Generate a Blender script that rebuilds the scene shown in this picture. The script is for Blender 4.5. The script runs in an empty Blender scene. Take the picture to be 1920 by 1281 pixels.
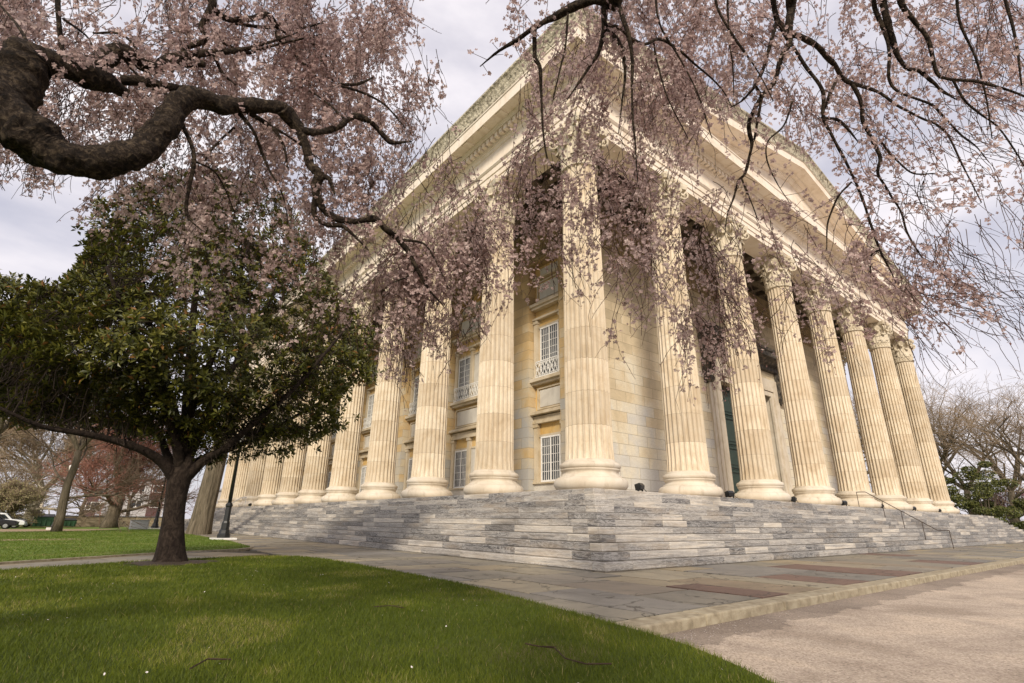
import bpy, math, random
import numpy as np
from mathutils import Vector, noise
random.seed(7); rng = np.random.default_rng(7)
PI = math.pi
sc = bpy.context.scene
# ------------------------------------------------------------------ camera
CAM = np.array([-15.2815, -14.0517, -1.1355]); YAW, PIT, ROL, FPX = math.radians(51.137), math.radians(19.169), math.radians(0.7232), 972.0
F = np.array([math.cos(PIT)*math.cos(YAW), math.cos(PIT)*math.sin(YAW), math.sin(PIT)])
R0 = np.array([math.sin(YAW), -math.cos(YAW), 0.0]); U0 = np.cross(R0, F)
RR = R0*math.cos(ROL)+U0*math.sin(ROL); UU = -R0*math.sin(ROL)+U0*math.cos(ROL)
cd = bpy.data.cameras.new('camera'); cam = bpy.data.objects.new('camera', cd); sc.collection.objects.link(cam)
from mathutils import Matrix
M = Matrix(((RR[0], UU[0], -F[0], CAM[0]), (RR[1], UU[1], -F[1], CAM[1]), (RR[2], UU[2], -F[2], CAM[2]), (0, 0, 0, 1)))
cam.matrix_world = M
cd.sensor_width = 36.0; cd.lens = FPX/1920*36.0; cd.clip_start = 0.05; cd.clip_end = 2000
sc.camera = cam
sc.render.resolution_x = 1024; sc.render.resolution_y = 683
def W(px, py, dep):
    return CAM + dep*(F + RR*((px-960)/FPX) - UU*((py-640.5)/FPX))
def proj(P):
    d = np.asarray(P)-CAM; z = d@F
    return 960+FPX*(d@RR)/z, 640.5-FPX*(d@UU)/z, z
# ------------------------------------------------------------------ world, sun, exposure
SUN_AZ = math.atan2(-0.72, -0.69); SUN_EL = math.radians(31)
w = bpy.data.worlds.new('World'); sc.world = w; w.use_nodes = True
nt = w.node_tree; nt.nodes.clear(); N = nt.nodes.new; L = nt.links.new
out = N('ShaderNodeOutputWorld'); bg = N('ShaderNodeBackground'); bg.inputs[1].default_value = 0.080
sky = N('ShaderNodeTexSky'); sky.sky_type = 'NISHITA'; sky.sun_disc = False
sky.sun_elevation = SUN_EL; sky.sun_rotation = PI/2-SUN_AZ
sky.air_density = 1.0; sky.dust_density = 2.0
tc = N('ShaderNodeTexCoord'); mp = N('ShaderNodeMapping'); mp.inputs['Scale'].default_value = (1.2, 1.2, 3.2)
n1 = N('ShaderNodeTexNoise'); n1.inputs['Scale'].default_value = 1.7; n1.inputs['Detail'].default_value = 6; n1.inputs['Roughness'].default_value = 0.55
cr = N('ShaderNodeValToRGB'); cr.color_ramp.elements[0].position = 0.30; cr.color_ramp.elements[0].color = (.55, .55, .55, 1)
cr.color_ramp.elements[1].position = 0.62; cr.color_ramp.elements[1].color = (1, 1, 1, 1)
cr2 = N('ShaderNodeValToRGB'); cr2.color_ramp.elements[0].position = 0.3; cr2.color_ramp.elements[0].color = (6.9, 6.6, 7.6, 1)
cr2.color_ramp.elements[1].position = 0.7; cr2.color_ramp.elements[1].color = (9.6, 9.1, 9.3, 1)
mx = N('ShaderNodeMix'); mx.data_type = 'RGBA'
L(tc.outputs['Generated'], mp.inputs['Vector']); L(mp.outputs[0], n1.inputs['Vector']); L(n1.outputs['Fac'], cr.inputs[0]); L(n1.outputs['Fac'], cr2.inputs[0])
L(cr.outputs[0], mx.inputs[0]); L(sky.outputs[0], mx.inputs[6]); L(cr2.outputs[0], mx.inputs[7]); L(mx.outputs[2], bg.inputs[0]); L(bg.outputs[0], out.inputs[0])
sd = bpy.data.lights.new('sun', 'SUN'); sd.energy = 2.75; sd.angle = math.radians(10); sd.color = (1, 0.89, 0.73)
so = bpy.data.objects.new('sun', sd); sc.collection.objects.link(so)
sv = Vector((math.cos(SUN_EL)*math.cos(SUN_AZ), math.cos(SUN_EL)*math.sin(SUN_AZ), math.sin(SUN_EL)))
so.rotation_euler = sv.to_track_quat('Z', 'Y').to_euler()
sc.view_settings.view_transform = 'Standard'; sc.view_settings.look = 'None'; sc.view_settings.gamma = 1; sc.view_settings.exposure = 0.50
try: sc.cycles.max_bounces = 6; sc.cycles.transparent_max_bounces = 8
except Exception: pass
ZG = -2.288

# ------------------------------------------------------------------ mesh helpers
class MB:
    def __init__(s): s.v = []; s.f = []; s.t = []; s.n = 0
    def add(s, v, f, tone=0.0):
        v = np.asarray(v, dtype=float); s.v.append(v)
        for q in f: s.f.append([i+s.n for i in q])
        s.t += ([tone]*len(f)) if np.isscalar(tone) else list(tone)
        s.n += len(v); return s
    def box(s, x0, x1, y0, y1, z0, z1, tone=0.0):
        v = [(x0,y0,z0),(x1,y0,z0),(x1,y1,z0),(x0,y1,z0),(x0,y0,z1),(x1,y0,z1),(x1,y1,z1),(x0,y1,z1)]
        return s.add(v, [(0,3,2,1),(4,5,6,7),(0,1,5,4),(1,2,6,5),(2,3,7,6),(3,0,4,7)], tone)
    def lathe(s, prof, n=32, c=(0,0), tone=0.0, cap=True):
        v = []; f = []
        for r, z in prof:
            for k in range(n): a = 2*PI*k/n; v.append((c[0]+r*math.cos(a), c[1]+r*math.sin(a), z))
        for i in range(len(prof)-1):
            for k in range(n): k2 = (k+1) % n; f.append((i*n+k, i*n+k2, (i+1)*n+k2, (i+1)*n+k))
        if cap: f.append(tuple(range(n))[::-1]); f.append(tuple(range((len(prof)-1)*n, len(prof)*n)))
        return s.add(v, f, tone)
    def tube(s, pts, rad, n=6, tone=0.0, cap=True):
        v, f = tube(pts, rad, n, cap); return s.add(v, f, tone)
    def prism(s, poly, fn, a, b, tone=0.0):      # poly 2d, fn(u,v,w)->xyz extruded w from a to b
        n = len(poly); v = [fn(u, q, a) for u, q in poly]+[fn(u, q, b) for u, q in poly]
        f = [tuple(range(n)), tuple(range(n, 2*n))[::-1]]+[(i, i+n, (i+1) % n+n, (i+1) % n) for i in range(n)]
        return s.add(v, f, tone)
    def build(s, name, mat, parent=None, smooth=False, loc=None):
        v = np.vstack(s.v) if s.v else np.zeros((0, 3))
        return mkobj(name, v, s.f, mat, parent, smooth, s.t, loc)
def tube(pts, rad, n=6, cap=True):
    P = np.asarray(pts, float); m = len(P)
    rad = np.broadcast_to(np.asarray(rad, float), (m,))
    T = np.zeros_like(P); T[1:-1] = P[2:]-P[:-2]; T[0] = P[1]-P[0]; T[-1] = P[-1]-P[-2]
    T /= (np.linalg.norm(T, axis=1)[:, None]+1e-9)
    a = np.array([0.0, 0, 1]) if abs(T[0][2]) < .9 else np.array([1.0, 0, 0])
    u = np.cross(T[0], a); u /= np.linalg.norm(u); Us = [u]
    for i in range(1, m):
        u = Us[-1]-T[i]*(Us[-1]@T[i]); u /= (np.linalg.norm(u)+1e-9); Us.append(u)
    Us = np.array(Us); Vs = np.cross(T, Us); ang = np.arange(n)*2*PI/n
    v = (P[:, None, :]+rad[:, None, None]*(np.cos(ang)[None, :, None]*Us[:, None, :]+np.sin(ang)[None, :, None]*Vs[:, None, :])).reshape(-1, 3)
    f = [(i*n+k, i*n+(k+1) % n, (i+1)*n+(k+1) % n, (i+1)*n+k) for i in range(m-1) for k in range(n)]
    if cap: f.append(tuple(range(n))[::-1]); f.append(tuple(range((m-1)*n, m*n)))
    return v, f
def mkobj(name, v, f, mat, parent=None, smooth=False, tone=None, loc=None):
    me = bpy.data.meshes.new(name); me.from_pydata([tuple(q) for q in v], [], f)
    if tone is not None and len(tone) == len(me.polygons):
        at = me.attributes.new('tone', 'FLOAT', 'FACE'); at.data.foreach_set('value', np.array(tone, dtype=np.float32))
    if smooth: me.polygons.foreach_set('use_smooth', [True]*len(me.polygons))
    if mat: me.materials.append(mat)
    o = bpy.data.objects.new(name, me); sc.collection.objects.link(o)
    if parent: o.parent = parent
    if loc is not None: o.location = loc
    return o
def npobj(name, v, nf, k, mat, parent=None, tone=None, smooth=False):
    """fast mesh: v (N,3), nf faces of k consecutive vertices each"""
    me = bpy.data.meshes.new(name); nv = len(v)
    me.vertices.add(nv); me.vertices.foreach_set('co', np.ascontiguousarray(v, dtype=np.float32).ravel())
    me.loops.add(nf*k); me.polygons.add(nf)
    me.loops.foreach_set('vertex_index', np.arange(nf*k, dtype=np.int32))
    me.polygons.foreach_set('loop_start', np.arange(0, nf*k, k, dtype=np.int32))
    try: me.polygons.foreach_set('loop_total', np.full(nf, k, dtype=np.int32))
    except Exception: pass
    me.update(calc_edges=True)
    if tone is not None:
        at = me.attributes.new('tone', 'FLOAT', 'FACE'); at.data.foreach_set('value', np.asarray(tone, dtype=np.float32))
    me.materials.append(mat)
    if smooth: me.polygons.foreach_set('use_smooth', [True]*nf)
    o = bpy.data.objects.new(name, me); sc.collection.objects.link(o)
    if parent: o.parent = parent
    return o
def tag(o, label=None, cat=None, group=None, kind=None):
    if label: o['label'] = label
    if cat: o['category'] = cat
    if group: o['group'] = group
    if kind: o['kind'] = kind
    return o
def empty(name, loc=(0, 0, 0), rz=0.0):
    o = bpy.data.objects.new(name, None); sc.collection.objects.link(o); o.location = loc; o.rotation_euler = (0, 0, rz); o.empty_display_size = .3
    return o
def copy_tree(o, parent=None):
    c = o.copy(); sc.collection.objects.link(c)
    if parent: c.parent = parent
    for ch in list(o.children): copy_tree(ch, c)
    return c

# ------------------------------------------------------------------ materials
def mat(name, rough=0.8, spec=0.3):
    m = bpy.data.materials.new(name); m.use_nodes = True; t = m.node_tree
    b = t.nodes['Principled BSDF']; b.inputs['Roughness'].default_value = rough; b.inputs['Specular IOR Level'].default_value = spec
    return m, t, b
def node(t, ty, **kw):
    n = t.nodes.new(ty)
    for k, v in kw.items():
        if k in n.inputs: n.inputs[k].default_value = v
        else: setattr(n, k, v)
    return n
def ramp(t, fac, stops):
    r = t.nodes.new('ShaderNodeValToRGB'); e = r.color_ramp.elements
    while len(e) < len(stops): e.new(0.5)
    for i, (p, c) in enumerate(stops): e[i].position = p; e[i].color = (*c, 1)
    t.links.new(fac, r.inputs[0]); return r.outputs[0]
def mixc(t, fac, a, b, mode='MIX'):
    m = t.nodes.new('ShaderNodeMix'); m.data_type = 'RGBA'; m.blend_type = mode
    for sock, val in ((m.inputs[0], fac), (m.inputs[6], a), (m.inputs[7], b)):
        if isinstance(val, (int, float)): sock.default_value = val
        elif isinstance(val, tuple): sock.default_value = (*val, 1)
        else: t.links.new(val, sock)
    return m.outputs[2]
def coords(t, scale=(1, 1, 1), off=None, kind='Object'):
    c = t.nodes.new('ShaderNodeTexCoord'); m = t.nodes.new('ShaderNodeMapping'); m.inputs['Scale'].default_value = scale
    src = c.outputs[kind]
    if off is not None:
        a = t.nodes.new('ShaderNodeVectorMath'); a.operation = 'ADD'; t.links.new(src, a.inputs[0]); t.links.new(off, a.inputs[1]); src = a.outputs[0]
    t.links.new(src, m.inputs['Vector']); return m.outputs[0]
def tex(t, vec, scale, detail=4, rough=.55, dist=0.0):
    n = t.nodes.new('ShaderNodeTexNoise'); n.inputs['Scale'].default_value = scale; n.inputs['Detail'].default_value = detail
    n.inputs['Roughness'].default_value = rough; n.inputs['Distortion'].default_value = dist
    t.links.new(vec, n.inputs['Vector']); return n.outputs['Fac']
def math2(t, op, a, b=None):
    n = t.nodes.new('ShaderNodeMath'); n.operation = op
    for i, v in enumerate((a, b)):
        if v is None: continue
        if isinstance(v, (int, float)): n.inputs[i].default_value = v
        else: t.links.new(v, n.inputs[i])
    return n.outputs[0]
def bump(t, b, h, strength=.3, dist=.02):
    n = t.nodes.new('ShaderNodeBump'); n.inputs['Strength'].default_value = strength; n.inputs['Distance'].default_value = dist
    t.links.new(h, n.inputs['Height']); t.links.new(n.outputs[0], b.inputs['Normal'])
def toneattr(t):
    a = t.nodes.new('ShaderNodeAttribute'); a.attribute_name = 'tone'; return a.outputs['Fac']
def noisy(name, stops, scale=4, rough=.8, spec=.3, bs=.2, bd=.02, bscale=30, detail=6, dist=.3, vs=(1, 1, 1)):
    m, t, b = mat(name, rough, spec); v = coords(t, vs)
    t.links.new(ramp(t, tex(t, v, scale, detail, .6, dist), stops), b.inputs['Base Color'])
    if bs: bump(t, b, tex(t, v, bscale, 4), bs, bd)
    return m
def plain(name, c, rough=.6, spec=.4, metal=0):
    m, t, b = mat(name, rough, spec); b.inputs['Metallic'].default_value = metal
    v = coords(t); k = .12
    t.links.new(ramp(t, tex(t, v, 5, 4), [(.3, tuple(q*(1-k) for q in c)), (.7, tuple(min(1, q*(1+k)) for q in c))]), b.inputs['Base Color'])
    return m

MT = {}
# cream marble of the columns: drums of slightly different stone
def m_column():
    m, t, b = mat('column_marble', .62, .35)
    oi = t.nodes.new('ShaderNodeObjectInfo'); v = coords(t)
    sx = t.nodes.new('ShaderNodeSeparateXYZ'); t.links.new(v, sx.inputs[0])
    zd = math2(t, 'DIVIDE', math2(t, 'SUBTRACT', sx.outputs[2], 1.1), 1.33)
    dr = math2(t, 'FLOOR', zd)
    wn = t.nodes.new('ShaderNodeTexWhiteNoise'); wn.noise_dimensions = '2D'
    cx = t.nodes.new('ShaderNodeCombineXYZ'); t.links.new(dr, cx.inputs[0]); t.links.new(math2(t, 'MULTIPLY', oi.outputs['Random'], 37.0), cx.inputs[1]); t.links.new(cx.outputs[0], wn.inputs['Vector'])
    offv = t.nodes.new('ShaderNodeCombineXYZ'); t.links.new(math2(t, 'MULTIPLY', oi.outputs['Random'], 50.0), offv.inputs[0]); t.links.new(math2(t, 'MULTIPLY', dr, 3.7), offv.inputs[1])
    v2 = coords(t, (1, 1, .8), offv.outputs[0])
    n = tex(t, v2, .9, 7, .62, 1.2)
    c = ramp(t, n, [(.28, (.47, .385, .275)), (.45, (.60, .52, .405)), (.6, (.66, .595, .49)), (.78, (.55, .47, .365))])
    tn = ramp(t, wn.outputs['Value'], [(0, (.80, .77, .72)), (.4, (.95, .92, .87)), (1, (1.04, 1.03, 1.0))])
    c = mixc(t, 1.0, c, tn, 'MULTIPLY')
    st = ramp(t, tex(t, coords(t, (5, 5, .35), offv.outputs[0]), 1.6, 5, .7), [(.52, (0, 0, 0)), (.75, (1, 1, 1))])
    c = mixc(t, math2(t, 'MULTIPLY', st, .6), c, (.38, .29, .19))
    topdark = math2(t, 'MULTIPLY', ramp(t, math2(t, 'MULTIPLY', sx.outputs[2], .0625), [(.70, (0, 0, 0)), (.90, (1, 1, 1))]), ramp(t, tex(t, coords(t, (3, 3, .5), offv.outputs[0]), 1.3, 6, .7), [(.40, (0, 0, 0)), (.62, (1, 1, 1))]))  # patchy darker brown towards the top of the shaft
    c = mixc(t, math2(t, 'MULTIPLY', topdark, .45), c, (.30, .24, .17))
    vein = ramp(t, tex(t, v2, 1.5, 8, .7, 3.0), [(.47, (0, 0, 0)), (.5, (1, 1, 1)), (.53, (0, 0, 0))])
    c = mixc(t, math2(t, 'MULTIPLY', vein, .3), c, (.50, .36, .19))
    fr = math2(t, 'ABSOLUTE', math2(t, 'SUBTRACT', math2(t, 'FRACT', zd), .5))
    j = math2(t, 'GREATER_THAN', fr, .4935)
    c = mixc(t, math2(t, 'MULTIPLY', j, .55), c, (.25, .19, .12))
    t.links.new(c, b.inputs['Base Color']); bump(t, b, tex(t, v2, 22, 5), .25, .015); return m
MT['col'] = m_column()
def m_cream(name, a, bb, cc, stain=(.3, .25, .17), amt=.5, bs=.2):
    m, t, b = mat(name, .65, .35); v = coords(t)
    c = ramp(t, tex(t, v, .8, 7, .62, .8), [(.3, a), (.5, bb), (.72, cc)])
    s = ramp(t, tex(t, coords(t, (1.5, 1.5, .5)), 1.4, 6, .7, .5), [(.55, (0, 0, 0)), (.75, (1, 1, 1))])
    c = mixc(t, math2(t, 'MULTIPLY', s, amt), c, stain)
    t.links.new(c, b.inputs['Base Color']); bump(t, b, tex(t, v, 14, 5), bs, .02); return m
MT['ent'] = m_cream('entablature_marble', (.66, .56, .44), (.78, .69, .58), (.82, .75, .66), (.38, .30, .23), .4)
MT['base'] = m_cream('base_marble', (.49, .415, .32), (.60, .53, .425), (.66, .605, .52), (.33, .26, .18), .7)
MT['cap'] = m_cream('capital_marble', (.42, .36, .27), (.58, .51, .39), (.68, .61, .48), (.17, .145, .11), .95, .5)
MT['cyma'] = noisy('carved_gutter_stone', [(.36, (.13, .115, .085)), (.48, (.40, .36, .27)), (.62, (.60, .55, .43))], 3.2, bs=1.0, bd=.12, bscale=5, detail=8, dist=1.0)
MT['coffer'] = noisy('coffer_stone', [(.3, (.06, .05, .036)), (.6, (.17, .14, .10))], 2, bs=.2)  # ceiling shade is put into this dark base colour
MT['crown'] = noisy('shaded_crown_stone', [(.3, (.16, .12, .07)), (.55, (.32, .25, .15)), (.75, (.42, .34, .22))], 2, bs=.3)  # darkened stone: shade below the portico ceiling is in its colour
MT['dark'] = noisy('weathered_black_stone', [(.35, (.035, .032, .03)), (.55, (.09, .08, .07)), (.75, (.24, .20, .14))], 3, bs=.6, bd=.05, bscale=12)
def m_ashlar(name, axis, lo, mid, hi):
    m, t, b = mat(name, .7, .3); c0 = t.nodes.new('ShaderNodeTexCoord')
    sx = t.nodes.new('ShaderNodeSeparateXYZ'); t.links.new(c0.outputs['Object'], sx.inputs[0])
    cb = t.nodes.new('ShaderNodeCombineXYZ'); t.links.new(sx.outputs[axis], cb.inputs[0]); t.links.new(sx.outputs[2], cb.inputs[1])
    br = t.nodes.new('ShaderNodeTexBrick'); t.links.new(cb.outputs[0], br.inputs['Vector'])
    br.inputs['Scale'].default_value = 1; br.inputs['Brick Width'].default_value = 1.75; br.inputs['Row Height'].default_value = .62
    br.inputs['Mortar Size'].default_value = .012; br.inputs['Color1'].default_value = (0, 0, 0, 1); br.inputs['Color2'].default_value = (1, 1, 1, 1); br.inputs['Mortar'].default_value = (.5, .5, .5, 1)
    v = coords(t)
    n = tex(t, v, .45, 6, .6, .8)
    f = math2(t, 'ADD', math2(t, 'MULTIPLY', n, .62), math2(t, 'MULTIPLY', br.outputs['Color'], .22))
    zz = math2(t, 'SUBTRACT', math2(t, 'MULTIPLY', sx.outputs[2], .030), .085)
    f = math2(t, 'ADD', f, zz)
    c = ramp(t, f, [(.34, lo), (.47, mid), (.60, hi), (.85, tuple(q*.62 for q in hi))])  # golden stain higher up; portico shade darkened into the top stop
    vein = ramp(t, tex(t, coords(t, (1, 1, 2)), 1.1, 8, .7, 3.5), [(.46, (0, 0, 0)), (.5, (1, 1, 1)), (.54, (0, 0, 0))])
    c = mixc(t, math2(t, 'MULTIPLY', vein, .35), c, (.38, .33, .25))
    c = mixc(t, math2(t, 'MULTIPLY', br.outputs['Fac'], .7), c, (.17, .13, .085))
    t.links.new(c, b.inputs['Base Color']); bump(t, b, math2(t, 'SUBTRACT', 1.0, br.outputs['Fac']), .3, .012); return m
MT['wallF'] = m_ashlar('front_wall_ashlar', 0, (.56, .545, .51), (.68, .62, .49), (.61, .505, .34))
MT['wallA'] = m_ashlar('flank_wall_ashlar', 1, (.42, .41, .38), (.55, .47, .33), (.54, .38, .18))
MT['gold'] = m_cream('ochre_stone', (.52, .32, .10), (.60, .41, .16), (.54, .41, .24), (.20, .14, .08), .6)
MT['panel'] = m_cream('grey_panel_marble', (.42, .39, .34), (.54, .51, .45), (.62, .59, .52), (.3, .26, .2), .4)
MT['trim'] = m_cream('window_trim_marble', (.42, .34, .22), (.54, .46, .33), (.60, .53, .42), (.2, .16, .11), .6)
def m_steps():
    m, t, b = mat('step_marble', .5, .4); to = toneattr(t)
    o = t.nodes.new('ShaderNodeCombineXYZ')
    for i, k in enumerate((61., 47., 13.)): t.links.new(math2(t, 'MULTIPLY', to, k), o.inputs[i])
    v = coords(t, (.22, .22, 4.0), o.outputs[0])
    n = tex(t, v, 1.5, 6, .55, 1.6)
    f = math2(t, 'ADD', math2(t, 'MULTIPLY', n, .68), math2(t, 'MULTIPLY', to, .33))
    c = ramp(t, f, [(.30, (.07, .067, .067)), (.40, (.125, .118, .115)), (.50, (.21, .195, .18)), (.60, (.32, .295, .265)), (.74, (.58, .52, .43))])
    vein = ramp(t, tex(t, coords(t, (.7, .7, 6.0), o.outputs[0]), 1.0, 8, .7, 4.0), [(.455, (0, 0, 0)), (.5, (1, 1, 1)), (.545, (0, 0, 0))])
    c = mixc(t, math2(t, 'MULTIPLY', vein, .55), c, (.72, .70, .66))
    dk = ramp(t, tex(t, coords(t, (.25, .25, .8)), .9, 5, .6), [(.56, (0, 0, 0)), (.7, (1, 1, 1))])
    c = mixc(t, math2(t, 'MULTIPLY', dk, .6), c, (.11, .095, .08))
    wm = ramp(t, tex(t, coords(t, (.5, .5, 2.5), o.outputs[0]), 1.1, 5, .6), [(.52, (0, 0, 0)), (.68, (1, 1, 1))])
    c = mixc(t, math2(t, 'MULTIPLY', wm, .35), c, (.36, .28, .19))
    t.links.new(c, b.inputs['Base Color']); bump(t, b, tex(t, coords(t, (1, 1, 3)), 7, 5, .6), .2, .02); return m
MT['steps'] = m_steps()
def m_flags():
    m, t, b = mat('flagstone', .62, .35); to = toneattr(t)
    o = t.nodes.new('ShaderNodeCombineXYZ'); t.links.new(math2(t, 'MULTIPLY', to, 91.), o.inputs[0]); t.links.new(math2(t, 'MULTIPLY', to, 57.), o.inputs[1])
    c = ramp(t, to, [(0, (.175, .165, .15)), (.2, (.235, .21, .165)), (.38, (.31, .27, .20)), (.52, (.215, .20, .17)), (.66, (.32, .26, .17)), (.8, (.19, .185, .18)), (.93, (.29, .21, .12)), (.955, (.155, .10, .08)), (1, (.15, .095, .08))])
    v = coords(t, (1, 1, 1), o.outputs[0]); n = tex(t, v, .7, 7, .65, 1.2)
    c = mixc(t, .85, c, ramp(t, n, [(.3, (.62, .62, .62)), (.5, (.95, .95, .93)), (.72, (1.25, 1.2, 1.1))]), 'MULTIPLY')
    ck = t.nodes.new('ShaderNodeTexVoronoi'); ck.feature = 'DISTANCE_TO_EDGE'; ck.inputs['Scale'].default_value = .55
    wv = t.nodes.new('ShaderNodeVectorMath'); wv.operation = 'ADD'
    nn = t.nodes.new('ShaderNodeTexNoise'); nn.inputs['Scale'].default_value = 1.5; nn.inputs['Detail'].default_value = 6; t.links.new(v, nn.inputs['Vector'])
    t.links.new(v, wv.inputs[0]); t.links.new(nn.outputs['Color'], wv.inputs[1]); t.links.new(wv.outputs[0], ck.inputs['Vector'])
    crk = ramp(t, ck.outputs['Distance'], [(.003, (1, 1, 1)), (.012, (0, 0, 0))])
    keep = ramp(t, tex(t, coords(t), .35, 3), [(.46, (0, 0, 0)), (.52, (1, 1, 1))])
    cm = math2(t, 'MULTIPLY', crk, keep)
    c = mixc(t, math2(t, 'MULTIPLY', cm, .8), c, (.05, .045, .035))
    sp = ramp(t, tex(t, coords(t), 9, 5, .7), [(.6, (0, 0, 0)), (.72, (1, 1, 1))])
    c = mixc(t, math2(t, 'MULTIPLY', sp, .25), c, (.36, .33, .26))
    t.links.new(c, b.inputs['Base Color'])
    h = math2(t, 'SUBTRACT', math2(t, 'ADD', tex(t, v, 3, 7, .6), math2(t, 'MULTIPLY', tex(t, v, 25, 4), .3)), cm)
    bump(t, b, h, .5, .03); return m
MT['flag'] = m_flags()
MT['joint'] = noisy('joint_dirt', [(.3, (.04, .035, .025)), (.6, (.075, .065, .045))], 8)
def m_drive():
    m, t, b = mat('exposed_aggregate', .85, .25); v = coords(t)
    fine = t.nodes.new('ShaderNodeTexVoronoi'); fine.inputs['Scale'].default_value = 60; t.links.new(v, fine.inputs['Vector'])
    c = ramp(t, fine.outputs['Color'], [(0, (.20, .165, .135)), (.25, (.39, .325, .265)), (.6, (.51, .43, .35)), (1, (.66, .57, .48))])
    big = ramp(t, tex(t, v, .55, 6, .6, .6), [(.36, (.66, .63, .60)), (.5, (.9, .88, .86)), (.64, (1.08, 1.05, 1.0))])
    c = mixc(t, 1.0, c, big, 'MULTIPLY')
    med = ramp(t, tex(t, v, 5, 5, .7), [(.5, (0, 0, 0)), (.75, (1, 1, 1))])
    c = mixc(t, math2(t, 'MULTIPLY', med, .35), c, (.24, .19, .16))
    wv = t.nodes.new('ShaderNodeTexWave'); wv.wave_type = 'RINGS'; wv.inputs['Scale'].default_value = .045; wv.inputs['Distortion'].default_value = .6; wv.inputs['Detail'].default_value = 2
    mw_ = t.nodes.new('ShaderNodeMapping'); mw_.inputs['Location'].default_value = (9, 19, 0); t.links.new(v, mw_.inputs['Vector']); t.links.new(mw_.outputs[0], wv.inputs['Vector'])
    c = mixc(t, math2(t, 'MULTIPLY', ramp(t, wv.outputs['Fac'], [(.90, (0, 0, 0)), (.97, (1, 1, 1))]), .16), c, (.22, .18, .15))
    # band of dirt collected along the kerb
    sx = t.nodes.new('ShaderNodeSeparateXYZ'); t.links.new(v, sx.inputs[0])
    dk = math2(t, 'ADD', math2(t, 'ABSOLUTE', math2(t, 'ADD', sx.outputs[1], 9.75)), math2(t, 'MULTIPLY', tex(t, v, 1.8, 6, .7), -1.1))
    dm = ramp(t, dk, [(-.62, (1, 1, 1)), (-.18, (0, 0, 0))])
    c = mixc(t, math2(t, 'MULTIPLY', dm, .45), c, (.09, .07, .06))
    t.links.new(c, b.inputs['Base Color']); bump(t, b, math2(t, 'ADD', fine.outputs['Distance'], tex(t, v, 120, 3)), .6, .01); return m
MT['drive'] = m_drive()
MT['kerb'] = noisy('kerb_granite', [(.3, (.20, .165, .11)), (.5, (.33, .28, .195)), (.7, (.42, .37, .27))], 6, bs=.5, bd=.02, bscale=40, detail=8)
def m_grass(name, g1, g2, dry):
    m, t, b = mat(name, .8, .2); v = coords(t)
    c = ramp(t, tex(t, v, 1.1, 6, .65), [(.35, g1), (.65, g2)])
    d = ramp(t, tex(t, v, .45, 5, .6), [(.56, (0, 0, 0)), (.68, (1, 1, 1))])
    c = mixc(t, math2(t, 'MULTIPLY', d, .6), c, dry)
    t.links.new(c, b.inputs['Base Color']); bump(t, b, tex(t, v, 45, 5, .7), .8, .04); return m
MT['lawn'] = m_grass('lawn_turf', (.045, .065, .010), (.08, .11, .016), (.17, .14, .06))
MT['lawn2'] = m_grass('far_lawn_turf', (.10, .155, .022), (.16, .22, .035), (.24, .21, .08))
MT['dirt'] = noisy('bare_soil', [(.3, (.24, .17, .10)), (.55, (.34, .25, .15)), (.75, (.22, .2, .09))], 1.2, bs=.3)
MT['land'] = noisy('open_ground', [(.3, (.20, .165, .12)), (.6, (.27, .225, .17))], .05, bs=0)
MT['mulch'] = noisy('mulch', [(.3, (.025, .018, .012)), (.6, (.075, .055, .04))], 14, bs=1, bd=.05, bscale=20)
MT['concrete'] = noisy('path_concrete', [(.3, (.27, .25, .21)), (.6, (.38, .35, .29))], 3, bs=.3)
def m_bark(name, a, bb, cc, sc_=3, vs=(1, 1, .25), bd=.05):
    m, t, b = mat(name, .9, .2); v = coords(t, vs)
    n = tex(t, v, sc_*3, 8, .7, 1.0)
    t.links.new(ramp(t, n, [(.33, a), (.5, bb), (.7, cc)]), b.inputs['Base Color']); bump(t, b, n, 1.0, bd); return m
MT['bark_cherry'] = m_bark('cherry_bark', (.004, .003, .002), (.024, .016, .011), (.13, .098, .066), 9, (1, 1, 1), .03)
MT['bark_mag'] = m_bark('magnolia_bark', (.007, .004, .003), (.022, .015, .011), (.055, .040, .030), 3, (1, 1, .6), .04)  # shadow under the crown is put into this very dark bark
MT['bark_grey'] = m_bark('grey_bark', (.06, .05, .035), (.14, .115, .08), (.23, .19, .14), 1.6, (1, 1, .12), .12)
MT['bark_pale'] = m_bark('pale_bark', (.18, .15, .10), (.36, .31, .23), (.5, .45, .36), 1, (1, 1, .4), .05)
MT['twig'] = plain('twig_bark', (.050, .030, .022), .8, .2)
MT['twig_brown'] = plain('bare_twig', (.13, .095, .07), .85, .1)
MT['twig_red'] = plain('red_bud_twig', (.22, .11, .085), .85, .1)
MT['twig_pale'] = plain('pale_bare_twig', (.25, .19, .13), .85, .1)
def m_leafy(name, stops, rough=.5, spec=.4, trans=.25, tcol=None):
    m, t, b = mat(name, rough, spec); c = ramp(t, toneattr(t), stops)
    t.links.new(c, b.inputs['Base Color'])
    tr = t.nodes.new('ShaderNodeBsdfTranslucent'); ms = t.nodes.new('ShaderNodeMixShader'); ms.inputs[0].default_value = trans
    t.links.new(c, tr.inputs['Color']); t.links.new(b.outputs[0], ms.inputs[1]); t.links.new(tr.outputs[0], ms.inputs[2])
    t.links.new(ms.outputs[0], t.nodes['Material Output'].inputs['Surface']); return m
MT['petal'] = m_leafy('cherry_petal', [(0, (.28, .165, .155)), (.25, (.42, .295, .28)), (.6, (.57, .44, .415)), (1, (.76, .64, .60))], .6, .2, .42)
MT['petal_warm'] = m_leafy('bud_red', [(0, (.17, .08, .065)), (1, (.34, .18, .16))], .6, .2, .3)
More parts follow.
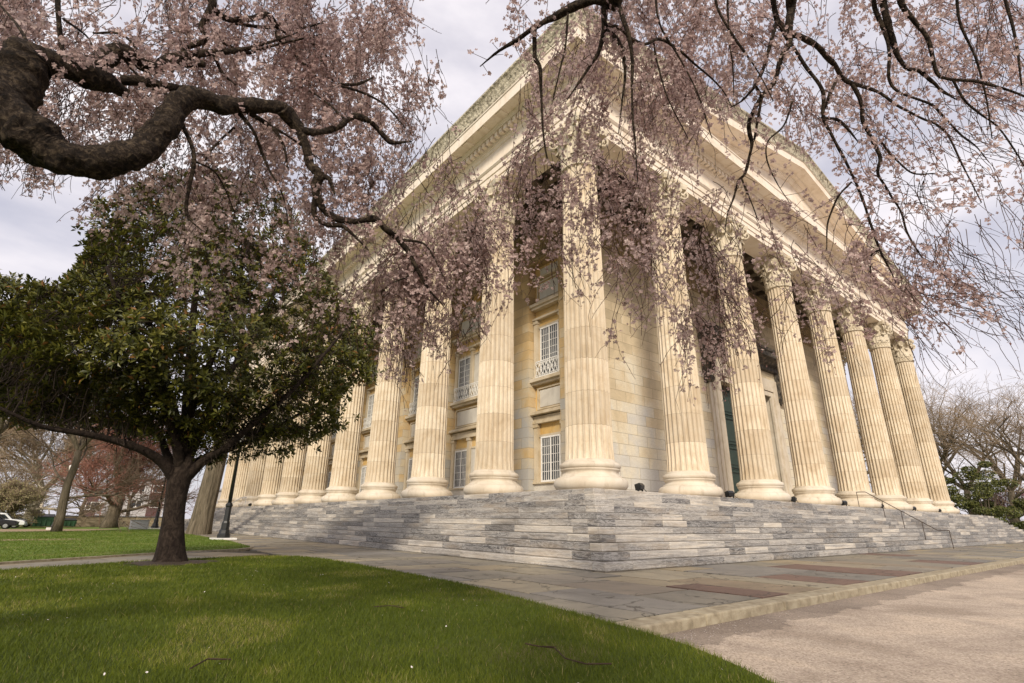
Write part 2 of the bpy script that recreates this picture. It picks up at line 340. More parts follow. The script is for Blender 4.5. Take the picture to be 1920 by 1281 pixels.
MT['mleaf'] = m_leafy('magnolia_leaf', [(0, (.022, .026, .005)), (.35, (.060, .066, .010)), (.7, (.15, .14, .02)), (.88, (.28, .245, .04)), (.95, (.19, .11, .028)), (1, (.20, .10, .028))], .40, .38, .15)
MT['bleaf'] = m_leafy('bush_leaf', [(0, (.04, .05, .012)), (.5, (.09, .105, .025)), (1, (.19, .19, .06))], .5, .4, .2)
MT['blade'] = m_leafy('grass_blade', [(0, (.06, .085, .007)), (.5, (.125, .160, .012)), (.85, (.22, .235, .03)), (1, (.36, .30, .13))], .6, .3, .35)
MT['blade2'] = m_leafy('grass_blade_far', [(0, (.09, .14, .016)), (.5, (.14, .20, .026)), (1, (.28, .26, .10))], .6, .3, .35)
MT['willow'] = m_leafy('spring_leaf', [(0, (.28, .26, .11)), (1, (.46, .42, .22))], .7, .2, .3)
MT['redbud'] = m_leafy('pink_bloom', [(0, (.36, .17, .22)), (1, (.55, .30, .34))], .7, .2, .3)
MT['redleaf'] = m_leafy('red_bud', [(0, (.20, .085, .06)), (1, (.36, .17, .12))], .7, .2, .3)
MT['white'] = plain('white_paint', (.74, .73, .70), .45, .4)
MT['iron'] = plain('black_iron', (.012, .013, .014), .38, .5)
MT['rust'] = plain('brown_iron', (.06, .045, .035), .6, .3)
MT['green'] = plain('green_painted_iron', (.014, .034, .026), .42, .5)
MT['green2'] = plain('dumpster_green', (.035, .085, .045), .5, .4)
MT['glass'] = plain('dark_glass', (.045, .05, .055), .12, .6)
MT['cglass'] = plain('car_glass', (.03, .035, .04), .08, .6)
MT['tyre'] = plain('tyre_rubber', (.015, .015, .015), .8, .2)
MT['rim'] = plain('alloy', (.5, .5, .5), .3, .5, .8)
MT['car_black'] = plain('black_car_paint', (.012, .012, .014), .18, .6)
MT['car_white'] = plain('white_car_paint', (.72, .73, .74), .22, .6)
MT['tail'] = plain('red_lens', (.35, .02, .02), .2, .5)
MT['siding'] = noisy('grey_siding', [(.3, (.33, .34, .38)), (.7, (.40, .41, .45))], .3, bs=0)
MT['siding2'] = noisy('pale_siding', [(.3, (.42, .41, .41)), (.7, (.50, .48, .47))], .3, bs=0)
MT['maroon'] = noisy('maroon_siding', [(.3, (.085, .05, .05)), (.7, (.13, .075, .07))], 1, bs=0)
MT['brickred'] = noisy('brown_brick', [(.3, (.26, .16, .10)), (.7, (.35, .22, .14))], 2, bs=0)
MT['render'] = noisy('cream_render', [(.3, (.46, .40, .30)), (.7, (.54, .48, .37))], .8, bs=0)
MT['roofdark'] = plain('dark_roof', (.10, .10, .11), .8)
MT['petals_g'] = plain('fallen_petal', (.72, .66, .64), .7)
def m_rubble():
    m, t, b = mat('rubble_wall', .85, .2); v = coords(t, (1, 1, 2.2))
    vo = t.nodes.new('ShaderNodeTexVoronoi'); vo.inputs['Scale'].default_value = 1.6; t.links.new(v, vo.inputs['Vector'])
    c = ramp(t, vo.outputs['Color'], [(0, (.14, .115, .08)), (.4, (.27, .215, .14)), (.8, (.36, .29, .20)), (1, (.22, .2, .18))])
    t.links.new(c, b.inputs['Base Color']); bump(t, b, vo.outputs['Distance'], .5, .05); return m
MT['rubble'] = m_rubble()

# ================================================================== ground
def poly_sheet(name, pts, z, m, **kw):
    o = mkobj(name, [(x, y, z) for x, y in pts], [tuple(range(len(pts)))], m); return tag(o, kind='structure', **kw)
poly_sheet('ground', [(-900, -900), (900, -900), (900, 900), (-900, 900)], ZG-.80, MT['land'])
poly_sheet('driveway', [(-60, -60), (140, -60), (140, -9.68), (-9.5, -9.68), (-60, -9.6)], ZG-.12, MT['drive'])
LAWN = [(-70, -33.5), (-40, -12.8), (-16.16, 2.42), (-13.65, 4.0), (-12.2, 4.5), (-10.73, 4.7), (-9.9, 4.6), (-9.27, 4.13), (-9.0, 3.0), (-8.97, 1.38), (-9.0, -.5), (-9.05, -2.31), (-9.14, -4.7),
        (-9.31, -6.14), (-9.68, -8.02), (-9.9, -9.13), (-10.1, -10.05), (-10.26, -10.64), (-10.55, -11.25), (-10.85, -11.75), (-11.6, -13.0), (-12.9, -14.8), (-15, -17.5), (-20, -22), (-40, -40), (-70, -60)]
FLAWN = [(-90, -41), (-40, -10.4), (-16.4, 4.9), (-14.9, 6.1), (-13.0, 7.6), (-12.0, 8.3), (-10.9, 8.7), (-10.0, 9.15), (-9.3, 10.1), (-8.9, 11.6), (-8.35, 18), (-8.1, 30.8), (-7.9, 45), (-7.5, 62),
         (-9, 64), (-11, 52), (-14, 43.5), (-20, 39.5), (-30, 37), (-90, 30)]
def thick_sheet(name, pts, z, depth, m):
    n = len(pts); v = [(x, y, z) for x, y in pts]+[(x, y, z-depth) for x, y in pts]
    f = [tuple(range(n))]+[(i, (i+1) % n, (i+1) % n+n, i+n) for i in range(n)]
    return tag(mkobj(name, v, f, m), kind='structure')
thick_sheet('lawn', LAWN, ZG+.025, .3, MT['lawn'])
thick_sheet('far_lawn', FLAWN, ZG+.02, .3, MT['lawn2'])
tag(mkobj('dirt_strip', [(-90, 24, ZG-.05), (-30, 33, ZG-.05), (-14, 39, ZG-.03), (-7, 44, ZG-.03), (-4, 60, ZG-.10), (-20, 66, ZG-.24), (-90, 62, ZG-.24)], [tuple(range(7))], MT['dirt']), kind='structure')
tag(mkobj('verge', [(-140, 57, ZG-.295), (-20, 61, ZG-.28), (-3, 59, ZG-.15), (60, 62, ZG-.32), (60, 92, ZG-.33), (-140, 92, ZG-.33)], [tuple(range(6))], MT['lawn2']), kind='structure')
poly_sheet('street', [(-150, 92), (60, 92), (60, 106), (-150, 106)], ZG-.33, MT['concrete'])
poly_sheet('right_lawn', [(60, -9), (200, -9), (200, 120), (60, 120)], ZG-.05, MT['lawn2'])
# dirt scar in far lawn at the left
poly_sheet('worn_path', [(-30, 16.5), (-19, 20.2), (-14.2, 22.5), (-14.8, 23.6), (-20, 23.2), (-34, 21)], ZG+.026, MT['dirt'])
# path at left + pavement under-layer
poly_sheet('pavement_bed', [(-90, -46), (-40, -13.5), (-16, 2), (-9.2, -9.4), (90, -9.4), (90, -3), (-4, -3), (-4, 72), (-8.6, 72), (-9.5, 9), (-16.4, 5.2), (-40, -10), (-90, -41)], ZG-.03, MT['joint'])
# flagstones
def slab(mb, quad, z, tone, nj=6):
    """one slab: jagged polygon with small thickness"""
    P = []
    for i in range(4):
        a = np.array(quad[i]); b = np.array(quad[(i+1) % 4]); n = np.array([-(b-a)[1], (b-a)[0]]); n = n/(np.linalg.norm(n)+1e-9)
        P.append(a)
        for k in range(1, nj+1): P.append(a+(b-a)*(k/(nj+1))+n*random.uniform(-.014, .038))
    n = len(P); c = sum(P)/n; dz = random.uniform(-.010, .010); tx, ty = random.uniform(-.006, .006), random.uniform(-.006, .006)
    v = [(p[0], p[1], z+dz+(p[0]-c[0])*tx+(p[1]-c[1])*ty) for p in P]+[(p[0], p[1], z-.04) for p in P]
    mb.add(v, [tuple(range(n))]+[(i, i+n, (i+1) % n+n, (i+1) % n) for i in range(n)], tone)
mb = MB(); x = -10.2
g = .017
while x < 80:                      # front walk: joints run away from the building
    wd = random.uniform(.9, 2.1); x1 = x+wd
    y0 = -9.28; yend = -4.35
    cuts = [y0]
    while cuts[-1] < yend-1.2: cuts.append(cuts[-1]+random.choice([1.4, 1.9, 2.6, 3.3]))
    cuts = [c for c in cuts if c < yend-.8]+[yend]
    sk = random.uniform(-.05, .05)
    for a, b in zip(cuts[:-1], cuts[1:]):
        tone = random.random()*.93 if random.random() > .07 else .98
        slab(mb, [(x+g, a+g), (x1-g, a+g+sk*.5), (x1-g, b-g), (x+g, b-g+sk)], ZG, tone)
    x = x1
y = -4.35
while y < 72:                      # flank walk
    y1 = y+random.uniform(.9, 2.0); cuts = [-9.4 if y > -4 else -10.2, ]
    while cuts[-1] < -5.6: cuts.append(cuts[-1]+random.choice([1.3, 1.8, 2.4]))
    cuts = [c for c in cuts if c < -5.0]+[-4.3]
    for a, b in zip(cuts[:-1], cuts[1:]):
        slab(mb, [(a+g, y+g), (b-g, y+g), (b-g, y1-g), (a+g, y1-g)], ZG, random.random()*.85)
    y = y1
# diagonal path slabs to the left
d = np.array([-2.51, -1.58]); d /= np.linalg.norm(d); s = -4.6
P0 = np.array([-13.65, 4.0]); nn_ = np.array([-d[1]*-1, d[0]*-1]); nn_ = np.array([d[1], -d[0]])
if nn_[1] < 0: nn_ = -nn_
while s < 45:
    s1 = s+random.uniform(1.4, 2.4)
    wA = 4.6 if s < -.5 else 3.2
    a = P0+d*s-nn_*.3; b = P0+d*s1-nn_*.3
    slab(mb, [tuple(a+d*g), tuple(b-d*g), tuple(b-d*g+nn_*wA*.55), tuple(a+d*g+nn_*wA*.55)], ZG-.003, .36+random.random()*.3)
    slab(mb, [tuple(a+d*g+nn_*(wA*.55+.02)), tuple(b-d*g+nn_*(wA*.55+.02)), tuple(b-d*g+nn_*wA), tuple(a+d*g+nn_*wA)], ZG-.003, .36+random.random()*.3)
    s = s1
tag(mb.build('pavement', MT['flag']), kind='structure')
mb = MB(); x = -10.15
while x < 82:
    x1 = x+random.uniform(1.5, 2.4); j = random.uniform(-.006, .006)
    mb.box(x+.011, x1-.011, -9.70+j, -9.32, ZG-.3, ZG+.012+j*.5, random.random()); x = x1
tag(mb.build('kerb', MT['kerb']), kind='structure')
for o_ in [bpy.data.objects['kerb']]:
    bv = o_.modifiers.new('bevel', 'BEVEL'); bv.width = .022; bv.segments = 2
# stone edging of the far lawn by the path
mb = MB()
for i in range(1, 9):
    a, b = np.array(FLAWN[i]), np.array(FLAWN[i+1]); 
    t_ = (b-a)/np.linalg.norm(b-a); n_ = np.array([t_[1], -t_[0]])*.14
    q = [a, b, b+n_, a+n_]
    mb.add([(p[0], p[1], ZG+.05) for p in q]+[(p[0], p[1], ZG-.1) for p in q], [(0, 1, 2, 3), (0, 4, 5, 1), (1, 5, 6, 2), (2, 6, 7, 3), (3, 7, 4, 0)], .5)
tag(mb.build('lawn_edging', MT['kerb']), kind='structure')

# grass blades (stuff)
def in_poly(px, py, poly):
    r = np.zeros(len(px), bool); n = len(poly); j = n-1
    for i in range(n):
        xi, yi = poly[i]; xj, yj = poly[j]
        c = ((yi > py) != (yj > py)) & (px < (xj-xi)*(py-yi)/(yj-yi+1e-12)+xi); r ^= c; j = i
    return r
def grass(name, poly, m, count, rmin, rmax, h, wd, power=1.0, z=ZG+.02, label=''):
    az0, az1 = YAW-.86, YAW+.86
    u = rng.random(count); r = (rmin**(2-power)+u*(rmax**(2-power)-rmin**(2-power)))**(1/(2-power)); a = rng.uniform(az0, az1, count)
    x = CAM[0]+r*np.cos(a); y = CAM[1]+r*np.sin(a); k = in_poly(x, y, poly); x, y, r = x[k], y[k], r[k]; k = np.hypot(x+12.92, y-2.9)+.25*np.sin(x*9+y*4)*.6 > .95; x, y, r = x[k], y[k], r[k]; n = len(x)
    t = rng.uniform(0, 2*PI, n); hh = h*rng.uniform(.5, 1.25, n)*(1+.15*np.sin(x*1.7)*np.cos(y*1.3)); ww = wd*rng.uniform(.7, 1.3, n)*np.maximum(1, r/6)
    lx, ly = rng.normal(0, .45, n)*hh, rng.normal(0, .45, n)*hh
    v = np.zeros((n, 3, 3)); v[:, 0] = np.c_[x-np.cos(t)*ww, y-np.sin(t)*ww, np.full(n, z)]; v[:, 1] = np.c_[x+np.cos(t)*ww, y+np.sin(t)*ww, np.full(n, z)]; v[:, 2] = np.c_[x+lx, y+ly, z+hh]
    patch = np.clip(.5+1.1*np.array([noise.noise(Vector((a_*.55, b_*.55, 2)))+.5*noise.noise(Vector((a_*1.7, b_*1.7, 5))) for a_, b_ in zip(x, y)]), 0, 1); hh = hh*(1.15-.6*patch)
    tone = np.clip(.42*rng.random(n)+.45*patch**2+.08*rng.normal(size=n), 0, 1); dry = rng.random(n) < .015+.12*(patch > .86); tone[dry] = 1
    o = npobj(name, v.reshape(-1, 3), n, 3, m, tone=tone); tag(o, label, 'grass', kind='stuff'); return o
grass('grass', LAWN, MT['blade'], 620000, 2.2, 22, .055, .0028, 1.35, label='short dark green grass blades of the near lawn')
grass('grass', FLAWN, MT['blade2'], 260000, 18, 60, .045, .0028, 1.5, label='sunlit yellow green grass of the far lawn beyond the path')
# fallen petals
n = 170; r = 3+rng.random(n)*12; a = rng.uniform(YAW-.8, YAW+.8, n); px = CAM[0]+r*np.cos(a); py = CAM[1]+r*np.sin(a); k = in_poly(px, py, LAWN); px, py = px[k], py[k]
v = []
for x_, y_ in zip(px, py):
    t = random.uniform(0, 6.28); s_ = random.uniform(.006, .012); z_ = ZG+.05+random.random()*.03; q = random.uniform(-.01, .01)
    v += [(x_+s_*math.cos(t), y_+s_*math.sin(t), z_+q), (x_-s_*math.sin(t), y_+s_*math.cos(t), z_), (x_-s_*math.cos(t), y_-s_*math.sin(t), z_-q), (x_+s_*math.sin(t), y_-s_*math.cos(t), z_)]
for i in range(110):
    x_ = -9.9+abs(random.gauss(0, 2.2)); y_ = -9.75-abs(random.gauss(0, .22)); t = random.uniform(0, 6.28); s_ = .008; z_ = ZG-.112
    v += [(x_+s_*math.cos(t), y_+s_*math.sin(t), z_), (x_-s_*math.sin(t), y_+s_*math.cos(t), z_+.003), (x_-s_*math.cos(t), y_-s_*math.sin(t), z_), (x_+s_*math.sin(t), y_-s_*math.cos(t), z_+.003)]
tag(npobj('fallen_petals', np.array(v), len(v)//4, 4, MT['petals_g']), 'small white petals scattered over the lawn and along the kerb', 'petals', kind='stuff')
# mulch ring
mb = MB(); ring = []
for k in range(28):
    a = 2*PI*k/28; rr = 1.05+.22*math.sin(3*a+1)+random.uniform(-.08, .08); ring.append((-12.92+rr*math.cos(a), 2.9+rr*.9*math.sin(a)))
v = [(-12.92, 2.95, ZG+.11)]+[(x, y, ZG+.035) for x, y in ring]
tag(mkobj('mulch', v, [(0, i+1, (i+1) % 28+1) for i in range(28)], MT['mulch'], smooth=True), kind='structure')
# fallen twigs on the lawn
def ground_at(px, py, z=ZG):
    dd = F+RR*((px-960)/FPX)-UU*((py-640.5)/FPX); t = (z-CAM[2])/dd[2]; return CAM+t*dd
for lab, pts in (('forked fallen twig on the lawn near the bottom centre', [(985, 1226), (1010, 1230), (1040, 1231), (1060, 1250), (1100, 1262), (1148, 1266)]),
                 ('short pale twig lying on the lawn left of the forked twig', [(700, 1150), (730, 1146), (757, 1150)]),
                 ('thin dark twig on the lawn at the lower left', [(352, 1276), (385, 1258), (430, 1254)])):
    P = [ground_at(*p)+np.array([0, 0, .07+random.uniform(-.01, .015)]) for p in pts]
    mb = MB(); mb.tube(P, [.006]*len(P), 5); mb.tube([P[1], P[1]+np.array([.10, -.14, .01])], [.004, .002], 4)
    tag(mb.build('fallen_twig', MT['twig']), lab, 'twig', 'twigs fallen on the lawn')

# ================================================================== temple
S1, S2, NX, NY = 6.669, 6.15, 8, 11
LX, LY = S1*(NX-1), S2*(NY-1)
TEM = tag(empty('stone_temple', (0, 0, 0)), 'huge cream marble Greek temple building with fluted columns and pediment above grey steps', 'building')
# steps
RUN, RISE, E0 = .3315, .208, 1.40
for i in range(11):
    b = E0+RUN*(10-i); z1 = ZG+RISE*(i+1); z0 = z1-RISE
    mb = MB()
    def course(fn, start, end):
        u = start
        while u < end-.01:
            ln = random.uniform(1.0, 3.4) if u > start else random.uniform(.5, 1.1); u1 = min(end, u+ln)
            if end-u1 < .5: u1 = end
            tn = random.random()
            if i == 10: tn = .55+.45*random.random() if random.random() > .35 else tn
            fn(u+.0018, u1-.0018, random.uniform(-.004, .004), tn); u = u1
    course(lambda a, c, j, t: mb.box(a, c, -b+j, -b+.45, z0+.013, z1+j*.3, t), -b, 60+0*b)
    course(lambda a, c, j, t: mb.box(-b+j, -b+.45, a, c, z0+.013, z1+j*.3, t), -b+.452, LY+b)
    o = mb.build('step', MT['steps'], TEM)
    bv = o.modifiers.new('bevel', 'BEVEL'); bv.width = .016; bv.segments = 2
mb = MB()
mb.box(-E0-3.0, LX+E0+3, -E0-3.0, LY+E0+3, ZG-.3, ZG+.1)
for i in range(11):
    b = E0+RUN*(10-i)-.055; mb.box(-b, LX+b+6, -b, LY+b, ZG+RISE*i-.01-(.2 if i else .0), ZG+RISE*(i+1)-.012)
mb.build('platform', MT['base'], TEM)
# column parts
def shaft_mesh():
    nf, H0, H1 = 24, 1.08, 14.38; us = [0.0, .1, .2, .35, .5, .65, .8, .9]; n = nf*len(us); zs = []
    nd = 10; hd = (H1-H0)/nd
    for k in range(nd): zs += [(H0+hd*k+.004, 0), (H0+hd*k+.014, 1), (H0+hd*(k+.5), 1), (H0+hd*(k+1)-.014, 1)]
    zs += [(H1, 1)]
    v = []
    for z, full in zs:
        q = (z-H0)/(H1-H0); r = .925-.135*q**1.35
        if not full: r -= .008
        if z < H0+.03: r += .03
        fl = .108*r/.92 if (H0+.2 < z < H1-.05) else .05
        for k in range(nf):
            for u in us:
                a = 2*PI*(k+u)/nf
                d = 0 if u <= .1 else fl*math.sqrt(max(0, 1-((u-.55)/.45)**2))
                v.append(((r-d)*math.cos(a), (r-d)*math.sin(a), z))
    f = [(i*n+k, i*n+(k+1) % n, (i+1)*n+(k+1) % n, (i+1)*n+k) for i in range(len(zs)-1) for k in range(n)]
    return v, f
def base_mb():
    m = MB(); p = [(1.30, 0.0)]
    for k in range(11): a = -PI/2+PI*k/10; p.append((1.20+.215*math.cos(a), .24+.235*math.sin(a)))
    p += [(1.19, .49), (1.19, .53), (1.10, .57), (1.07, .64), (1.10, .71), (1.15, .74), (1.15, .78)]
    for k in range(9): a = -PI/2+PI*k/8; p.append((1.06+.12*math.cos(a), .90+.12*math.sin(a)))
    p += [(1.03, 1.03), (1.03, 1.06), (.99, 1.09), (.95, 1.13)]
    m.lathe(p, 56); return m
def leaf(m, a, z0, h, r0, r1, wd, curl, nseg=7, lob=True):
    """carved leaf standing against the bell and curling out at its tip"""
    ca, sa = math.cos(a), math.sin(a); rows = []
    for i in range(nseg+1):
        t = i/nseg
        if t < .78: rr = r0+(r1-r0)*t; zz = z0+h*t/.78*.93
        else:
            q = (t-.78)/.22; rr = r0+(r1-r0)*.78+curl*math.sin(q*PI*.6)+.02; zz = z0+h*(.93+.07*math.sin(q*PI*.9)) - h*.16*q*q
        ww = wd*(.75+.45*math.sin(PI*min(1, t*1.05)))*(1-.45*t**3)
        if lob and i % 2 == 1: ww *= .80
        rows.append((rr, zz, ww))
    v = []
    for rr, zz, ww in rows:
        for s_, dr in ((-1, -.015), (-.5, .035), (0, .0), (.5, .035), (1, -.015)):
            rx = rr+dr+.02; lx = ww*s_/2
            v.append((rx*ca-lx*sa, rx*sa+lx*ca, zz))
    k = len(v)
    v2 = [(x-.05*ca, y-.05*sa, z) for x, y, z in v]; f = []
    for i in range(nseg):
        for j in range(4):
            q = (i*5+j, i*5+j+1, (i+1)*5+j+1, (i+1)*5+j); f.append(q); f.append(tuple(w_+k for w_ in q[::-1]))
        f.append((i*5, (i+1)*5, (i+1)*5+k, i*5+k)); f.append((i*5+4, i*5+4+k, (i+1)*5+4+k, (i+1)*5+4))
    for j in range(4): f.append((nseg*5+j, nseg*5+j+1, nseg*5+j+1+k, nseg*5+j+k))
    m.add(v+v2, f)
def volute(m, a0, side, R_=1.18, zt=16.30, sz=.26):
    ca, sa = math.cos(a0), math.sin(a0); pts = []; rad = []
    # stem from bell then spiral, in a vertical plane through the diagonal, offset sideways
    for t in np.linspace(0, 1, 6): pts.append((.80+(R_-.80+sz*.55)*t**1.2, zt-.85+.85*t**.8)); rad.append(.035+.03*t)
    c = (R_, zt-sz*.9)
    for k in range(1, 20):
        an = PI*.42-k*PI/7; rr = sz*(1-k/23); pts.append((c[0]+rr*math.cos(an)*.95, c[1]+rr*math.sin(an))); rad.append(.06*(1-k/30))
    off = side*.075
    m.tube([(p[0]*ca-off*(1+.6*(p[0] < 1))*sa, p[0]*sa+off*(1+.6*(p[0] < 1))*ca, p[1]) for p in pts], rad, 6)
def cap_mb():
    m = MB(); m.lathe([(.80, 14.36), (.87, 14.40), (.87, 14.46), (.79, 14.50), (.77, 14.6), (.77, 15.5), (.83, 16.0), (.98, 16.35), (1.0, 16.45)], 40)
    for k in range(24): leaf(m, 2*PI*k/24, 14.50, .42, .775, .80, .17, .04, 4, False)
    for k in range(8): leaf(m, 2*PI*k/8, 14.86, .80, .80, .84, .52, .22)
    for k in range(8): leaf(m, 2*PI*(k+.5)/8, 15.05, .98, .80, .88, .44, .26)
    for k in range(4):
        a = PI/4+k*PI/2
        volute(m, a, -1); volute(m, a, 1)
        leaf(m, a, 15.45, .62, .86, 1.05, .34, .22, 5)
        a2 = k*PI/2
        for s_ in (-1, 1): volute(m, a2+s_*.16, s_, .98, 16.22, .15)
        m.lathe([(.02, 16.40), (.15, 16.45), (.17, 16.60), (.08, 16.72)], 10, (1.0*math.cos(a2), 1.0*math.sin(a2)))
    # abacus with concave sides
    pr = []
    for k in range(4):
        a = PI/4+k*PI/2; c = np.array([math.cos(a), math.sin(a)])*1.45; tt = np.array([-math.sin(a), math.cos(a)])*.09
        pr += [tuple(c-tt), tuple(c+tt)]
        a2 = a+PI/2; c2 = np.array([math.cos(a2), math.sin(a2)])*1.45; t2 = np.array([-math.sin(a2), math.cos(a2)])*.09; e = c2-t2; s_ = c+tt
        mid = np.array([math.cos(a+PI/4), math.sin(a+PI/4)])
        for q in (.15, .32, .5, .68, .85): p = s_+(e-s_)*q-mid*(.20*math.sin(PI*q)); pr.append(tuple(p))
    n = len(pr)
    for (z0, z1, sa_, sb) in ((16.46, 16.58, .93, .97), (16.582, 16.755, .975, 1.0)):
        v = [(x*sa_, y*sa_, z0) for x, y in pr]+[(x*sb, y*sb, z1) for x, y in pr]
        m.add(v, [tuple(range(n))[::-1], tuple(range(n, 2*n))]+[(i, (i+1) % n, (i+1) % n+n, i+n) for i in range(n)])
    return m
v, f = shaft_mesh()
colA = mkobj('column', v, f, MT['col'], TEM)
base_mb().build('column_base', MT['base'], colA, smooth=True)
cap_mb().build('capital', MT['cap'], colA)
for o_ in (colA,): pass
spots = [(i*S1, 0) for i in range(NX)]+[(0, j*S2) for j in range(1, NY)]+[(LX, j*S2) for j in range(1, 4)]
first = True
for i, (x, y) in enumerate(spots):
    c = colA
    if not first:
        c = colA.copy(); sc.collection.objects.link(c); c.parent = TEM
        for ch in list(colA.children): d_ = ch.copy(); sc.collection.objects.link(d_); d_.parent = c
    first = False
    c.location = (x, y, 0); c.rotation_euler = (0, 0, (i % 4)*PI/2)
# swept rings
def ring(prof, name, m, close=True):
    C4 = lambda d: [(-d, -d), (LX+d, -d), (LX+d, LY+d), (-d, LY+d)]
    v = []; f = []; n = len(prof)
    for d, z in prof: v += [(x, y, z) for x, y in C4(d)]
    for i in range(n if close else n-1):
        i2 = (i+1) % n
        for k in range(4): k2 = (k+1) % 4; f.append((i*4+k, i*4+k2, i2*4+k2, i2*4+k))
    return mkobj(name, v, f, m, TEM)
ring([(-.72, 16.76), (.70, 16.76), (.70, 17.08), (.755, 17.09), (.755, 17.42), (.81, 17.43), (.81, 17.76), (.86, 17.80), (.93, 17.88), (.93, 17.97), (-.72, 17.97)], 'architrave', MT['ent'])
ring([(-.60, 17.975), (.78, 17.975), (.78, 18.92), (.84, 18.96), (.90, 19.06), (.98, 19.10), (.98, 19.16), (-.60, 19.16)], 'frieze', MT['ent'])
ring([(-.5, 19.165), (1.02, 19.165), (1.02, 19.50), (1.32, 19.52), (1.36, 19.60), (1.46, 19.66), (1.46, 19.70), (2.02, 19.71), (2.02, 19.67), (2.08, 19.67), (2.08, 20.28), (2.13, 20.33), (2.13, 20.40), (-.5, 20.42)], 'cornice', MT['ent'])
mb = MB(); 
def dent(a0, a1, step, fn):
    a = a0
    while a < a1: fn(a); a += step
def comb(a0, a1, name, fn):
    P_ = [(a0, 1.01)]; a = a0
    while a < a1: P_ += [(a+.08, 1.03), (a+.08, 1.29), (a+.32, 1.29), (a+.32, 1.03)]; a += .40
    P_ += [(a, 1.01)]; m_ = MB(); m_.prism(P_, fn, 19.20, 19.49); m_.build(name, MT['ent'], TEM)
comb(-1.0, LX+.9, 'dentils', lambda u, q, w_: (u, -q, w_)); comb(-.8, LY+.9, 'dentils', lambda u, q, w_: (-q, u, w_))
# corner soffit coffers
mb = MB(); mb.prism([(-.26, -.26), (.26, -.26), (.26, .26), (-.26, .26)], lambda u, q, w_: (u, q, w_), 19.662, 19.708)
o = mb.build('soffit_panel', MT['ent'], TEM); o.location = (-1.73, -1.73, 0)
for k in range(0, 38):
    for (bx, by) in ((-1.73, -.9+k*1.6), (-.9+k*1.6, -1.73)):
        if k*1.6 < (60 if bx == -1.73 else 46): c = o.copy(); sc.collection.objects.link(c); c.parent = TEM; c.location = (bx, by, 0)
# gutter mouldings along both flanks
def flank_gutter(sx, xb):
    prof = [(2.0, 20.41), (2.13, 20.41), (2.17, 20.52), (2.15, 20.60), (2.19, 20.85), (2.30, 21.12), (2.40, 21.24), (2.40, 21.36), (2.25, 21.36), (2.0, 20.9)]
    n = len(prof); v = []
    for yy in (0, 1):
        for d, z in prof: v.append((xb+sx*d, (-d if yy == 0 else LY+d), z))
    f = [(i, (i+1) % n, (i+1) % n+n, i+n) for i in range(n)]+[tuple(range(n)), tuple(range(n, 2*n))]
    return v, f
v, f = flank_gutter(-1, 0); mkobj('gutter', v, f, MT['cyma'], TEM)
v, f = flank_gutter(1, LX); mkobj('gutter', v, f, MT['cyma'], TEM)
# pediment
SL = .207; ZB = 20.40; XA = LX/2
zb = lambda x: ZB+SL*(min(x, LX-x)+2.08)
def rake(prof, name, m):
    v = []; n = len(prof)
    for st in range(3):
        for d, zz in prof:
            x = (-d, XA, LX+d)[st]; v.append((x, -d, zb(x)+zz))
    f = [(s_*n+i, s_*n+(i+1) % n, (s_+1)*n+(i+1) % n, (s_+1)*n+i) for s_ in range(2) for i in range(n)]+[tuple(range(n))[::-1], tuple(range(2*n, 3*n))]
    return mkobj(name, v, f, m, TEM)
rake([(.3, -1.2), (.86, -1.16), (.93, -1.06), (.99, -1.02), (.99, -.92), (1.05, -.90), (1.05, -.74), (1.32, -.72), (1.40, -.62), (2.03, -.59), (2.03, -.62), (2.075, -.62), (2.075, -.03), (2.14, .01), (.3, .0)], 'raking_cornice', MT['ent'])
rake([(2.0, .012), (2.14, .014), (2.17, .12), (2.15, .2), (2.19, .45), (2.30, .72), (2.40, .84), (2.40, .96), (2.2, .96), (1.9, .5)], 'raking_gutter', MT['cyma'])
mb = MB()
mb.add([(-1.2, -.78, 20.40), (LX+1.2, -.78, 20.40), (XA, -.78, zb(XA)-1.0), (-1.2, -.3, 20.40), (LX+1.2, -.3, 20.40), (XA, -.3, zb(XA)-1.0)], [(0, 1, 2), (5, 4, 3), (0, 3, 4, 1), (1, 4, 5, 2), (2, 5, 3, 0)])
mb.build('tympanum', MT['ent'], TEM)
mb = MB()
for s_ in (0, 1):
    xs = (-2.1, XA) if s_ == 0 else (LX+2.1, XA)
    v = []
    for yy in (-1.9, LY+1.9):
        for xx in xs: v += [(xx, yy, zb(xx)+.35), (xx, yy, zb(xx)-.1)]
    mb.add(v, [(0, 2, 6, 4), (1, 5, 7, 3), (0, 4, 5, 1), (2, 3, 7, 6), (0, 1, 3, 2), (4, 6, 7, 5)])
mb.build('roof', MT['roofdark'], TEM)
